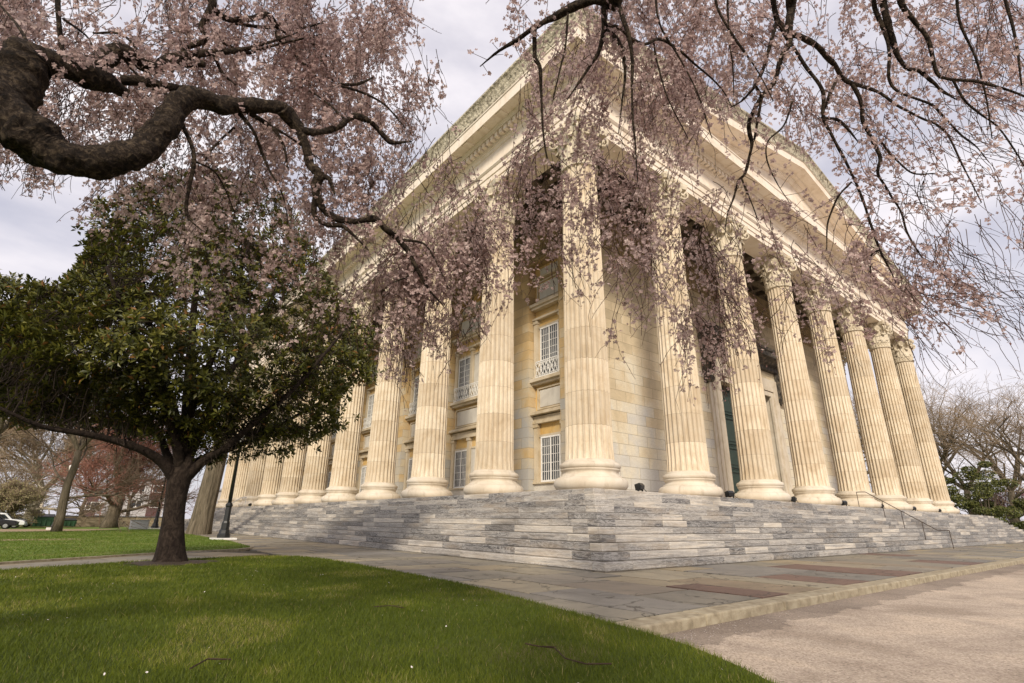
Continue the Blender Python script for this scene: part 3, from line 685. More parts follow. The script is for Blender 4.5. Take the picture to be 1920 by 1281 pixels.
# portico ceiling with coffers
CX0, CX1, CY0, CY1 = 5.35, LX-5.35, 5.0, LY-5.0
mb = MB(); mb.box(-.5, LX+.5, -.5, LY+.5, 17.98+.3, 17.98+.5)
def beams(x0, x1, y0, y1, nx, ny):
    wx, wy = (x1-x0)/nx, (y1-y0)/ny; zt = 18.27
    for i in range(nx+1): mb.box(x0+i*wx-.24, x0+i*wx+.24, y0, y1, 17.42, zt)
    for j in range(ny+1): mb.box(x0, x1, y0+j*wy-.237, y0+j*wy+.237, 17.424, zt-.004)
    for i in range(nx):
        for j in range(ny):
            cx, cy = x0+(i+.5)*wx, y0+(j+.5)*wy
            for q, zq in ((.74, 17.62), (.50, 17.84)):
                ax, ay = wx*q/2+.1, wy*q/2+.1; t_ = .09
                mb.box(cx-ax, cx+ax, cy-ay, cy-ay+t_, zq, zt-.01); mb.box(cx-ax, cx+ax, cy+ay-t_, cy+ay, zq, zt-.01)
                mb.box(cx-ax, cx-ax+t_, cy-ay+t_+.001, cy+ay-t_-.001, zq+.001, zt-.011); mb.box(cx+ax-t_, cx+ax, cy-ay+t_+.001, cy+ay-t_-.001, zq+.001, zt-.011)
beams(.73, 5.0, .73, LY-.73, 3, 42)
beams(5.05, LX-.73, .73, 4.7, 28, 3)
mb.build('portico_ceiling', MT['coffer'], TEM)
# cella walls
DX0, DX1, DZ = 19.35, 27.33, 8.9
mb = MB()
mb.box(CX0+.012, DX0, CY0, CY0+1.3, 0, 16.9); mb.box(DX1, CX1, CY0, CY0+1.3, 0, 16.9); mb.box(DX0+.001, DX1-.001, CY0+.003, CY0+1.3, DZ, 16.9)
mb.box(CX0+.02, CX1, CY1-1.3, CY1, 0, 16.9); mb.box(CX1-1.0, CX1-.01, CY0+1.31, CY1-1.31, 0, 16.9)
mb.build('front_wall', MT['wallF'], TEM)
# flank wall with recessed bays
bays = [(7.05, 9.85, 's'), (12.6, 19.15, 't'), (20.35, 26.2, 'u'), (28.3, 35.6, 't'), (37.3, 44.2, 't'), (46.5, 53.3, 't')]
mb = MB(); y = CY0
for a, b, k in bays: mb.box(CX0, CX0+1.0, y, a, 0, 15.2); y = b
mb.box(CX0, CX0+1.0, y, CY1, 0, 15.2); mb.box(CX0+.002, CX0+1.0, CY0, CY1, 15.2, 16.9)
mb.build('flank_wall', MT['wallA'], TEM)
mb = MB()
for a, b, k in bays:
    mb.box(CX0+.62, CX0+1.2, a-.1, b+.1, 0, 15.3)
mb.build('bay_back_wall', MT['gold'], TEM)
# bay trim
def band(a, b, z0, z1, out, m=None): (m or tr).box(CX0+.62-out, CX0+.64, a+.002, b-.002, z0, z1)
wins = []
for a, b, k in bays:
    tr = MB(); pn = MB()
    if k == 's': W_ = [((a+b)/2+.02, 1.68, 1)]; P_ = [a+.22, b-.22]
    elif k == 't': cw = (b-a)/3; W_ = [(b-1.25, 1.6, 1), ((a+b)/2+.0, 1.6, 0 if b < 20 else 1), (a+1.25, 1.6, 1)]; P_ = [a+.25, a+2.28, b-2.28, b-.25]
    else: W_ = [(b-1.2, 1.45, 1), (a+1.2, 1.45, 1), ((a+b)/2, 1.3, 0)]; P_ = [a+.22, a+2.15, b-2.15, b-.22]
    # storey bands
    band(a, b, 0, .42, .28); band(a, b, .422, .98, .16, pn); band(a, b, .982, 1.06, .30)
    band(a, b, 4.52, 4.66, .30); band(a, b, 4.662, 4.98, .20); band(a, b, 5.05, 5.20, .50); band(a, b, 5.202, 5.28, .38)
    band(a+.42, b-.42, 5.55, 6.62, .05, pn); band(a, b, 6.95, 7.10, .36); band(a, b, 7.102, 7.30, .54)
    band(a, b, 11.30, 11.44, .30); band(a, b, 12.0, 12.16, .42); band(a, b, 12.162, 12.36, .56)
    band(a+.45, b-.45, 12.8, 13.9, .05, pn); band(a, b, 14.2, 14.34, .3)
    band(a+.5, b-.5, 14.5, 15.0, .02, pn)
    # moulding frames round the panels
    for z0, z1 in ((5.40, 6.77), (12.62, 14.08)):
        for q in ((a+.25, b-.25, z0, z0+.09), (a+.25, b-.25, z1-.09, z1), (a+.25, a+.34, z0+.091, z1-.091), (b-.34, b-.25, z0+.091, z1-.091)): tr.box(CX0+.50, CX0+.63, *q)
    for p in P_:
        for z0, z1 in ((1.06, 4.30), (7.32, 11.05)):
            tr.box(CX0+.40, CX0+.63, p-.16, p+.16, z0, z1); tr.box(CX0+.36, CX0+.63, p-.20, p+.20, z0, z0+.16)
            tr.box(CX0+.34, CX0+.63, p-.21, p+.21, z1+.001, z1+.20); tr.box(CX0+.38, CX0+.63, p-.18, p+.18, z1-.10, z1-.001) if False else None
    for c, wd, real in W_:
        for z0, z1 in ((1.08, 3.72), (7.34, 10.72)):
            if real: wins.append((c, wd, z0, z1))
            else: pn.box(CX0+.55, CX0+.63, c-wd/2, c+wd/2, z0+.1, z1)
            tr.box(CX0+.50, CX0+.63, c-wd/2-.1, c+wd/2+.1, z1+.003, z1+.13)
            if z0 > 5: wins.append((c, wd, z0, None))
    tr.build('window_bay', MT['trim'], TEM); [MB().add(v_, [(0,3,2,1),(4,5,6,7),(0,1,5,4),(1,2,6,5),(2,3,7,6),(3,0,4,7)]).build('stone_panel', MT['panel'], TEM) for v_ in pn.v]
def mk_window(wd, h):
    fr = MB(); t_ = .10
    fr.box(0, .12, -wd/2, wd/2, 0, t_); fr.box(0, .12, -wd/2, wd/2, h-t_, h); fr.box(0, .12, -wd/2, -wd/2+t_, t_, h-t_); fr.box(0, .12, wd/2-t_, wd/2, t_, h-t_); fr.box(.012, .11, -.05, .05, t_, h-t_)
    for s_ in (-1, 1):
        for q in (.25, .5, .75): c = s_*(.05+(wd/2-t_-.05)*q); fr.box(.03, .09, c-.013, c+.013, t_, h-t_)
    nr = round(h/.5)
    for i in range(1, nr): z = t_+(h-2*t_)*i/nr; fr.box(.035, .085, -wd/2+t_, wd/2-t_, z-.014, z+.014)
    return fr
protos = {}
for c, wd, z0, z1 in wins:
    if z1 is None:
        key = ('b', wd)
        if key not in protos:
            m_ = MB(); y0, y1, h = -wd/2-.12, wd/2+.12, 1.05
            m_.box(0, .05, y0, y1, 0, .05); m_.box(0, .05, y0, y1, h-.06, h); m_.box(.004, .046, y0, y1, .14, .17); m_.box(.004, .046, y0, y1, h-.18, h-.15)
            nd = 6; st = (y1-y0)/nd
            for i in range(nd):
                for s_ in (0, 1):
                    ya, yb = (y0+i*st, y0+(i+1)*st) if s_ == 0 else (y0+(i+1)*st, y0+i*st)
                    m_.tube([(.025+s_*.004, ya, .17), (.025+s_*.004, yb, h-.18)], [.018, .018], 4)
                    ym = (ya+yb)/2
                m_.tube([(.02, y0+(i+.5)*st+.1*math.cos(q), .52+.13*math.sin(q)) for q in np.linspace(0, 2*PI, 13)], [.016]*13, 4)
            for i in range(13): yy = y0+i*(y1-y0)/12; m_.box(.006, .044, yy-.012, yy+.012, .052, .138); m_.box(.006, .044, yy-.012, yy+.012, h-.149, h-.062)
            protos[key] = m_.build('balcony_grille', MT['white'], TEM); o = protos[key]
        else: o = protos[key].copy(); sc.collection.objects.link(o); o.parent = TEM
        o.location = (CX0+.22, c, z0+.02)
    else:
        key = (wd, round(z1-z0, 2))
        if key not in protos:
            h = z1-z0; o = mk_window(wd, h).build('window', MT['white'], TEM); protos[key] = o
            g_ = MB(); g_.box(.055, .065, -wd/2+.05, wd/2-.05, .05, h-.05); g_.build('pane', MT['glass'], o)
        else: o = copy_tree(protos[key], TEM)
        o.location = (CX0+.50, c, z0)
# wall crown moulding under the ceiling, wall base
mb = MB()
for d, z0, z1 in ((.10, 15.35, 15.50), (.22, 15.502, 15.62), (.06, 15.622, 16.25), (.26, 16.252, 16.42), (.42, 16.422, 16.62), (.55, 16.622, 17.40)):
    mb.box(CX0-d, CX0, CY0-d, CY1, z0, z1); mb.box(CX0+.001, CX1+d, CY0-d, CY0, z0, z1)
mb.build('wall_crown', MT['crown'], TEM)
mb = MB(); mb.box(CX0-.06, CX0, CY0-.06, 6.95, .0, .75); mb.box(CX0+.001, DX0-1.5, CY0-.06, CY0, 0, .45); mb.box(DX1+1.5, CX1, CY0-.06, CY0, 0, .45); mb.build('wall_base', MT['wallF'], TEM)
# door
DR = MB(); DR.box(DX0+.02, DX1-.02, CY0+.75, CY0+.95, 0.02, DZ-.02)
door = DR.build('door', MT['green'], TEM)
pm = MB(); mid = (DX0+DX1)/2
for lf in range(2):
    x0 = DX0+.25+lf*(mid-DX0); x1 = x0+(mid-DX0)-.5
    for z0, z1 in ((.35, 2.5), (2.75, 4.2), (4.45, 6.4), (6.65, 8.6)):
        for q in ((x0, x1, z0, z0+.09), (x0, x1, z1-.09, z1), (x0, x0+.09, z0+.09, z1-.09), (x1-.09, x1, z0+.09, z1-.09)): pm.box(q[0], q[1], CY0+.66, CY0+.752, q[2], q[3])
        pm.box(x0+.22, x1-.22, CY0+.70, CY0+.752, z0+.22, z1-.22)
        zz = z0+.16
        while zz < z1-.1:
            for xx in (x0+.155, x1-.155): pm.box(xx-.025, xx+.025, CY0+.68, CY0+.752, zz-.025, zz+.025)
            zz += .18
pm.box(mid-.07, mid+.07, CY0+.64, CY0+.752, .02, DZ-.03)
for zz in (.12, 2.62, 4.32, 6.52, 8.75):
    for xx in np.arange(DX0+.2, DX1-.1, .2): pm.box(xx-.022, xx+.022, CY0+.70, CY0+.752, zz-.022, zz+.022)
pm.build('door_panel', MT['green'], door)
# door case
mb = MB()
for d, o_ in ((1.35, .10), (1.0, .17), (.62, .24), (.22, .16)):
    mb.box(DX0-d, DX0-d+.36, CY0-o_, CY0+.02, 0.02, DZ+d-.001); mb.box(DX1+d-.36, DX1+d, CY0-o_, CY0+.02, 0.02, DZ+d-.001)
    mb.box(DX0-d+.36, DX1+d-.36, CY0-o_, CY0+.02, DZ+d-.36, DZ+d-.001)
mb.box(DX0-.001, DX0+.05, CY0+.02, CY0+.76, 0, DZ); mb.box(DX1-.05, DX1+.001, CY0+.02, CY0+.76, 0, DZ)
mb.build('door_case', MT['base'], TEM)
mb = MB()
hd = [(0, 10.9), (.30, 10.95), (.30, 11.25), (.62, 11.4), (.72, 11.55), (1.25, 11.62), (1.25, 12.0), (1.35, 12.05), (1.42, 12.25), (.75, 12.62), (0, 12.95)]
mb.prism([(u, q) for u, q in hd], lambda u, q, w_: (w_, CY0-u, q), DX0-1.95, DX1+1.95)
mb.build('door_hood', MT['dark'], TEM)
def console(xc):
    m_ = MB(); pr = []
    for k in range(0, 15): a = PI*.5-PI*1.0*k/14; pr.append((.62+.42*math.cos(a), 10.45+.42*math.sin(a)))
    for k in range(0, 9): t_ = k/8; pr.append((.55-.35*t_+.08*math.sin(t_*PI*2), 10.0-1.25*t_))
    for k in range(0, 10): a = PI*.35-PI*1.3*k/9; pr.append((.28+.24*math.cos(a), 8.62+.26*math.sin(a)))
    pr += [(0, 8.3), (0, 10.88)]
    m_.prism(pr, lambda u, q, w_: (w_, CY0-.02-u, q), xc-.30, xc+.30)
    for s_ in (-1, 1):
        for (cu, cz, r_) in ((.62, 10.45, .34), (.28, 8.62, .19)):
            pts = [(xc+s_*.32, CY0-.02-(cu+r_*(1-k/20)*math.cos(k*.75)), cz+r_*(1-k/20)*math.sin(k*.75)) for k in range(18)]
            m_.tube(pts, [.045]*18, 5)
    for k in range(5): m_.tube([(xc-.2+.1*k, CY0-.02-(.72-.12*q), 10.0-1.1*q) for q in np.linspace(0, 1, 6)], [.045]*6, 5)
    return m_.build('console_bracket', MT['dark'], TEM)
console(DX0-1.55); console(DX1+1.55)

# ================================================================== things on the steps
def floodlight(x, y, rz, lab):
    t = tag(empty('floodlight', (x, y, 0.0), rz), lab, 'floodlight', 'black floodlights along the platform edge')
    m_ = MB(); m_.prism([(-.10, .10), (.12, .05), (.16, .27), (-.04, .33), (-.12, .24)], lambda u, q, w_: (w_, u, q), -.17, .17); m_.build('housing', MT['iron'], t)
    m_ = MB(); m_.box(-.21, -.185, -.03, .03, .02, .22); m_.box(.185, .21, -.03, .03, .02, .22); m_.box(-.21, .21, -.04, .04, .0, .02); m_.build('bracket', MT['iron'], t)
    m_ = MB(); m_.add([(-.15, .128, .075), (.15, .128, .075), (.15, .162, .25), (-.15, .162, .25)], [(0, 1, 2, 3)]); m_.build('lens', MT['glass'], t)
    m_ = MB(); m_.tube([(.12, -.1, .12), (.26, -.14, .03), (.42, .0, .02), (.6, .08, .02)], [.012]*4, 5); m_.build('cable', MT['iron'], t)
    return t
pos = ['floodlight just right of the big corner column', 'floodlight between the second and third front columns', 'floodlight between the third and fourth front columns',
       'floodlight between the fourth and fifth front columns near the handrail', 'floodlight between the fifth and sixth front columns', 'floodlight between the sixth and seventh front columns', 'floodlight left of the last front column']
for k, xx in enumerate([1.55, 8.1, 14.6, 21.3, 27.9, 34.7, 41.7]): floodlight(xx, -1.12, .25*(-1)**k, 'black '+pos[k])
floodlight(-1.15, 45.5, PI/2, 'small black floodlight on the far left end of the platform')
# hand rails
def rail(name, pts, posts, m_, lab, r_=.024, group=None):
    t = tag(empty(name, tuple(pts[0])), lab, 'handrail', group); o0 = np.array(pts[0])
    a = MB(); a.tube([np.array(p)-o0 for p in pts], [r_]*len(pts), 8); a.build('rail_bar', m_, t)
    for p in posts: q = MB(); q.tube([np.array(p[0])-o0, np.array(p[1])-o0], [r_*.85]*2, 8); q.build('post', m_, t)
    return t
def stepz(off): # height of tread at distance off outside E0
    k = int(max(0, off)//RUN); return -RISE*(k+1) if off > 0 else 0
XR = 24.2
hr = lambda yy: .92 if yy > -E0 else .92-RISE*((-yy-E0)/RUN)
ys = [-E0+.35, -E0-.1, -4.95, -5.35]
pts = [(XR, -E0+.45, .95), (XR, -E0-.05, .95), (XR, -4.75, ZG+.98), (XR, -5.3, ZG+.98)]
posts = [((XR, -E0+.45, .95), (XR, -E0+.45, 0)), ((XR, -5.3, ZG+.98), (XR, -5.3, ZG))]
for fr in (.25, .52, .8):
    yy = -E0-.05+(-4.75+E0+.05)*fr; zt = .95+(ZG+.98-.95)*fr; posts.append(((XR, yy, zt), (XR, yy, stepz(-yy-E0))))
rail('handrail', pts, posts, MT['rust'], 'thin brown metal handrail running down the front steps')
pts = [(-E0+.3, 47.8, .95), (-E0-.1, 47.8, .95), (-4.7, 47.8, ZG+.95), (-5.1, 47.8, ZG+.95)]
rail('handrail', pts, [((-E0+.3, 47.8, .95), (-E0+.3, 47.8, 0)), ((-5.1, 47.8, ZG+.95), (-5.1, 47.8, ZG))], MT['siding'], 'grey metal handrail at the far end of the side steps', .03)

# ================================================================== lamps
def at_px(px, py, dep, z=None):
    q = W(px, py, dep); return q[0], q[1]
def lamp(x, y, lab, base=True):
    t = tag(empty('street_lamp', (x, y, ZG)), lab, 'street lamp', 'black lamp posts beside the walk')
    m_ = MB(); m_.box(-.62, .62, -.45, .45, -.1, .10); m_.build('footing', MT['concrete'] if False else MT['white'], t)
    m_ = MB(); m_.lathe([(.34, .10), (.34, .28), (.29, .34), (.27, .50), (.22, .56), (.21, .9), (.165, 1.0), (.15, 1.75), (.19, 1.82), (.19, 1.90), (.12, 2.0)], 8); m_.build('post_base', MT['iron'], t)
    m_ = MB(); m_.lathe([(.105, 1.98), (.075, 5.2), (.12, 5.24), (.12, 5.32), (.07, 5.4)], 14); m_.build('post', MT['iron'], t, smooth=True)
    m_ = MB(); m_.lathe([(.10, 5.40), (.17, 5.46), (.24, 5.85), (.24, 5.9), (.05, 6.05)], 14); m_.build('lamp_head', MT['white'], t, smooth=True)
    return t
lamp(-8.17, 20.6, 'tall black lamp post on a white footing right of the big trunk')
lamp(-8.0, 53.7, 'far black lamp post with white head left of the magnolia trunk')
xd, yd = at_px(104, 985, 50); lamp(xd, yd, 'distant black lamp post behind the leaning grey tree')

# ================================================================== background: wall, cars, bins, buildings
mb = MB(); mb.box(-130, -1.0, 91, 91.7, ZG-.8, ZG+1.12); wl = mb.build('stone_wall', MT['rubble']); tag(wl, 'long low rubble stone wall behind the far lawn and parked cars', 'wall')
mb = MB(); mb.box(-130, -.9, 90.9, 91.8, ZG+1.122, ZG+1.25); mb.build('coping', MT['roofdark'], wl)
def car(x, y, rz, paint, lab, suv=True, L_=4.7):
    t = tag(empty('parked_car', (x, y, ZG), rz), lab, 'car', 'cars parked beyond the far lawn')
    h = 1.72 if suv else 1.45
    body = [(-L_/2, .35), (-L_/2-.02, .75), (-L_/2+.08, 1.0), (L_/2-1.2, 1.02), (L_/2-.25, .88), (L_/2, .70), (L_/2, .35)]
    m_ = MB(); m_.prism(body, lambda u, q, w_: (u, w_, q), -.9, .9); b = m_.build('body', paint, t); bv = b.modifiers.new('bevel', 'BEVEL'); bv.width = .09; bv.segments = 3
    cab = [(-L_/2+.10, .98), (-L_/2+.45, h-.06), (-L_/2+.8, h), (.35, h), (L_/2-1.25, .99)] if suv else [(-L_/2+.5, .96), (-L_/2+1.3, h-.04), (-L_/2+1.8, h), (.2, h), (L_/2-1.4, .97)]
    m_ = MB(); m_.prism(cab, lambda u, q, w_: (u, w_, q), -.76, .76); r_ = m_.build('cabin', paint, t); bv = r_.modifiers.new('bevel', 'BEVEL'); bv.width = .07; bv.segments = 3
    for s_ in (-1, 1):
        g_ = [(cab[0][0]+.28, 1.05), (cab[1][0]+.18, h-.17), (.25, h-.15), (cab[-1][0]-.32, 1.05)]
        m_ = MB(); m_.prism(g_, lambda u, q, w_: (u, w_, q), s_*.757, s_*.775); m_.build('side_window', MT['cglass'], t)
    m_ = MB(); a, bb = cab[-2], cab[-1]; m_.add([(a[0]+.10, -.64, a[1]-.09), (a[0]+.10, .64, a[1]-.09), (bb[0]+.0, .68, bb[1]+.08), (bb[0]+.0, -.68, bb[1]+.08)], [(0, 1, 2, 3)]); o = m_.build('windscreen', MT['cglass'], t)
    so_ = o.modifiers.new('s', 'SOLIDIFY'); so_.thickness = .03
    for s_ in (-1, 1):
        m_ = MB(); m_.box(L_/2-.12, L_/2+.015, s_*.62-.18, s_*.62+.18, .68, .80); m_.build('headlight', MT['glass'], t)
        m_ = MB(); m_.box(-L_/2-.03, -L_/2+.15, s_*.74-.12, s_*.74+.12, .82, 1.0); m_.build('taillight', MT['tail'], t)
        for wx in (-L_/2+.88, L_/2-.92):
            m_ = MB(); v_, f_ = tube([(wx, s_*.70, .34), (wx, s_*.93, .34)], [.34, .34], 24); m_.add(v_, f_); wh = m_.build('wheel', MT['tyre'], t)
            m_ = MB(); v_, f_ = tube([(wx, s_*.925, .34), (wx, s_*.945, .34)], [.22, .20], 16); m_.add(v_, f_); m_.build('rim', MT['rim'], wh)
    return t
def gp(px, py): p = ground_at(px, py); return p[0], p[1]
aF = YAW+.35
for args in ((-17, 58, 'car_black', 'black SUV at the left edge in front of the white cars', True), (2, 63, 'car_white', 'white SUV parked just behind the black one', True), (26, 69, 'car_white', 'white car farthest from us next to the green dumpster', False)):
    x_, y_ = at_px(args[0], 975, args[1]); c_ = car(x_, y_, -.05, MT[args[2]], args[3], args[4]); c_.location.z = ZG-.30
def bin_(x, y, w_, d_, h, lab, rz=0):
    t = tag(empty('dumpster', (x, y, ZG-.30), rz), lab, 'dumpster', 'green refuse bins by the stone wall')
    m_ = MB(); m_.prism([(-d_/2, .15), (-d_/2-.15, h*.8), (d_/2+.1, h), (d_/2, .15)], lambda u, q, ww: (ww, u, q), -w_/2, w_/2); b = m_.build('body', MT['green2'], t)
    for k in range(4): xk = -w_/2+w_*(k+.5)/4; m2 = MB(); m2.box(xk-.05, xk+.05, -d_/2-.17, -d_/2, .2, h*.72); m2.build('rib', MT['green2'], t)
    m_ = MB(); m_.prism([(-d_/2-.18, h*.8+.01), (d_/2+.12, h+.01), (d_/2+.12, h+.09), (-d_/2-.18, h*.8+.09)], lambda u, q, ww: (ww, u, q), -w_/2-.03, w_/2+.03); m_.build('lid', MT['iron'], t)
    m_ = MB(); m_.box(-w_/2-.12, -w_/2-.001, -.3, .3, h*.45, h*.6); m_.box(w_/2+.001, w_/2+.12, -.3, .3, h*.45, h*.6); m_.build('fork_pocket', MT['green2'], t)
xd, yd = at_px(82, 975, 69); bin_(xd, yd, 2.0, 1.8, 1.6, 'large dark green dumpster left of the leaning grey tree')
xd, yd = at_px(126, 975, 71); bin_(xd, yd, 1.9, 1.1, 1.1, 'small green bin right of the leaning grey tree', .2)
# grey panel on the lawn edge
t = tag(empty('utility_cabinet', (-9.75, 49.5, ZG), .15), 'plain grey box standing at the far lawn edge left of the distant lamp', 'box')
m_ = MB(); m_.box(-.75, .75, -.2, .2, .05, .85); b = m_.build('body', MT['siding'], t); bv = b.modifiers.new('b', 'BEVEL'); bv.width = .03
m_ = MB(); m_.box(-.8, .8, -.25, .25, .852, .9); m_.build('lid', MT['siding'], t)
def building(name, x0, x1, y0, y1, h, wallm, lab, cols, rows, roofm, extra=None, ww=1.6, wh=1.5, z0=1.2, dz=3.1):
    t = tag(empty(name, ((x0+x1)/2, y0, ZG)), lab, 'building'); cx = (x0+x1)/2; w_ = x1-x0
    m_ = MB(); m_.box(-w_/2, w_/2, 0, y1-y0, 0, h); m_.build('wall', wallm, t)
    m_ = MB(); m_.box(-w_/2-.3, w_/2+.3, -.3, y1-y0+.3, h+.002, h+.35); m_.build('roof', roofm, t)
    for c in range(cols):
        for r in range(rows):
            xc = -w_/2+w_*(c+.5)/cols; zc = z0+r*dz
            if extra and c in extra and r == 0: 
                m_ = MB(); m_.box(xc-ww*.62, xc+ww*.62, -.06, .0, 0, h-.1); m_.build('dark_bay', MT['maroon'], t)
            m_ = MB(); m_.box(xc-ww/2, xc+ww/2, -.16, -.03, zc, zc+wh); f_ = m_.build('window', MT['white'], t)
            m_ = MB(); 
            for s_ in (-1, 1): m_.box(xc+s_*ww*.23-ww*.19, xc+s_*ww*.23+ww*.19, -.18, -.155, zc+.14, zc+wh-.14)
            m_.build('pane', MT['glass'], f_)
    return t
building('apartment_block', at_px(196, 950, 118)[0], at_px(312, 950, 118)[0], at_px(250, 950, 118)[1], at_px(250, 950, 118)[1]+14, 9.2, MT['siding2'], 'long pale grey apartment block behind the stone wall', 3, 2, MT['roofdark'], (2,), 2.3, 1.7, 3.2, 3.4)
building('apartment_block', at_px(160, 950, 126)[0], at_px(196, 950, 126)[0], at_px(180, 950, 126)[1], at_px(180, 950, 126)[1]+12, 8.0, MT['siding'], 'grey and maroon apartment building behind the red budding tree', 2, 2, MT['roofdark'], (0,), 2.0, 1.9, 2.6, 3.2)
building('brick_house', at_px(392, 950, 140)[0], at_px(420, 950, 140)[0], at_px(400, 950, 140)[1], at_px(400, 950, 140)[1]+10, 8.5, MT['brickred'], 'brown brick upper storey building between the big trunk and the columns', 2, 2, MT['white'])
building('concrete_block', at_px(409, 950, 100)[0], at_px(440, 950, 100)[0], at_px(420, 950, 100)[1], at_px(420, 950, 100)[1]+8, 6.2, MT['siding2'], 'blank grey concrete building behind the near lamp post', 1, 1, MT['siding'])
building('cream_house', at_px(50, 950, 128)[0], at_px(78, 950, 128)[0], at_px(64, 950, 128)[1], at_px(64, 950, 128)[1]+10, 7.0, MT['render'], 'cream rendered house seen between the trees at the far left', 2, 2, MT['roofdark'])

# ================================================================== trees
class TB(MB): pass
def bezline(P, n=8):
    """Catmull-Rom through control points with radius as 4th component"""
    P = np.array(P, float); Q = np.vstack([2*P[0]-P[1], P, 2*P[-1]-P[-2]]); o = []
    for i in range(1, len(Q)-2):
        p0, p1, p2, p3 = Q[i-1], Q[i], Q[i+1], Q[i+2]
        for k in range(n):
            t = k/n; o.append(.5*((2*p1)+(-p0+p2)*t+(2*p0-5*p1+4*p2-p3)*t*t+(-p0+3*p1-3*p2+p3)*t**3))
    o.append(Q[-2]); o = np.array(o); o[:, 3] = np.maximum(o[:, 3], .001); return o
def batch_tubes(segs, n=3):
    """segs: list of (p0,p1,r0,r1) -> quads"""
    S = np.array([np.r_[a, b, c, d] for a, b, c, d in segs]); A, B, r0, r1 = S[:, :3], S[:, 3:6], S[:, 6], S[:, 7]
    T = B-A; T /= (np.linalg.norm(T, axis=1)[:, None]+1e-9); ref = np.where(np.abs(T[:, 2:3]) < .9, np.array([[0, 0, 1.0]]), np.array([[1.0, 0, 0]]))
    U = np.cross(T, ref); U /= (np.linalg.norm(U, axis=1)[:, None]+1e-9); V = np.cross(T, U); out = []
    for k in range(n):
        a0, a1 = 2*PI*k/n, 2*PI*(k+1)/n
        d0 = math.cos(a0)*U+math.sin(a0)*V; d1 = math.cos(a1)*U+math.sin(a1)*V
        out.append(np.stack([A+d0*r0[:, None], A+d1*r0[:, None], B+d1*r1[:, None], B+d0*r1[:, None]], 1))
    v = np.concatenate(out, 0).reshape(-1, 3); return v, len(v)//4
def grow(p, d, ln, r, lev, segs, tips, spread=.55, droop=0.0, up=.15, maxlev=6, rs=None, nb=(2, 3)):
    rs = rs or random; n = 3 if lev < 3 else 2
    for i in range(n):
        nd = d+np.array([rs.gauss(0, .13), rs.gauss(0, .13), rs.gauss(0, .10)+up*.2-droop*.2*lev/4]); nd /= np.linalg.norm(nd)
        q = p+nd*ln/n; r1 = r*(1-.28/n*(i+1)/1.0) if False else r*(.93 if lev < 3 else .85)
        segs.append((p, q, r, r1)); p, d, r = q, nd, r1
        if lev >= 1 and lev < maxlev and rs.random() < .55:
            sd_ = d+np.array([rs.gauss(0, 1), rs.gauss(0, 1), rs.gauss(0, .6)])*spread*.9; sd_ /= np.linalg.norm(sd_)
            grow(p, sd_, ln*.6, r*.5, lev+1, segs, tips, spread, droop, up, maxlev, rs, nb)
    if lev >= maxlev: tips.append((p, d)); return
    for k in range(rs.choice(nb)):
        sd_ = d+np.array([rs.gauss(0, 1), rs.gauss(0, 1), rs.gauss(0, .55)])*spread; sd_[2] += up; sd_ /= np.linalg.norm(sd_)
        grow(p, sd_, ln*rs.uniform(.68, .85), r*rs.uniform(.55, .72), lev+1, segs, tips, spread, droop, up, maxlev, rs, nb)
def bare_tree(name, x, y, h, r, lab, seed, barkm, twigm, lean=(0, 0), maxlev=6, trunk=.3, spread=.6, group=None, leafm=None, lsize=.12, lper=2, droop=0., up=.15, twr=None):
    rs = random.Random(seed); t = tag(empty(name, (x, y, ZG)), lab, 'tree', group)
    segs = []; tips = []; p = np.zeros(3); d = np.array([lean[0], lean[1], 1.0]); d /= np.linalg.norm(d); rr = r
    th = h*trunk; ns = 5; main = [(p, r*1.45)]; 
    for i in range(ns): 
        q = p+d*th/ns+np.array([rs.gauss(0, .015*h*.3), rs.gauss(0, .015*h*.3), 0]); main.append((q, r*(1.12-.06*i) if i else r*1.1)); p = q
    mb_ = MB(); mb_.tube([(a[0], a[1], a[2]-.1 if i == 0 else a[2]) for i, (a, b) in enumerate(main)], [b for a, b in main], 12)
    nl = 4 if maxlev > 4 else 3
    for k in range(nl):
        a = 2*PI*k/nl+rs.random(); sd_ = d*1.0+np.array([math.cos(a), math.sin(a), .1])*spread*1.1; sd_ /= np.linalg.norm(sd_)
        grow(p, sd_, h*.20, r*.62, 1, segs, tips, spread, droop, up, maxlev, rs)
    for k in range(3):  # side limbs lower down
        q = main[2+k][0]; a = rs.random()*6.28; sd_ = np.array([math.cos(a), math.sin(a), .35]); sd_ /= np.linalg.norm(sd_); grow(q, sd_, h*.18, r*.35, 2, segs, tips, spread, droop, up, maxlev, rs)
    tr_ = mb_.build('trunk', barkm, t, smooth=True)
    big = [s_ for s_ in segs if s_[2] > r*.09]; small = [s_ for s_ in segs if s_[2] <= r*.09]
    v, nf = batch_tubes(big, 6); npobj('limbs', v, nf, 4, barkm, t)
    mn = twr or .008
    small = [(a, b, max(c, mn), max(e*.7, mn*.7)) for a, b, c, e in small]
    for (p_, d_) in tips:
        for k in range(2):
            e_ = p_+(d_+np.array([rs.gauss(0, .5), rs.gauss(0, .5), rs.gauss(0, .4)]))*h*.035; small.append((p_, e_, mn, mn*.6))
    if small: v, nf = batch_tubes(small, 3); npobj('twigs', v, nf, 4, twigm, t)
    if leafm:
        P = np.array([q for q, _ in tips]); P = np.repeat(P, lper, 0)+np.random.default_rng(seed).normal(0, h*.02, (len(P)*lper, 3)); scatter_leaves('foliage', P, lsize, leafm, t, seed)
    return t
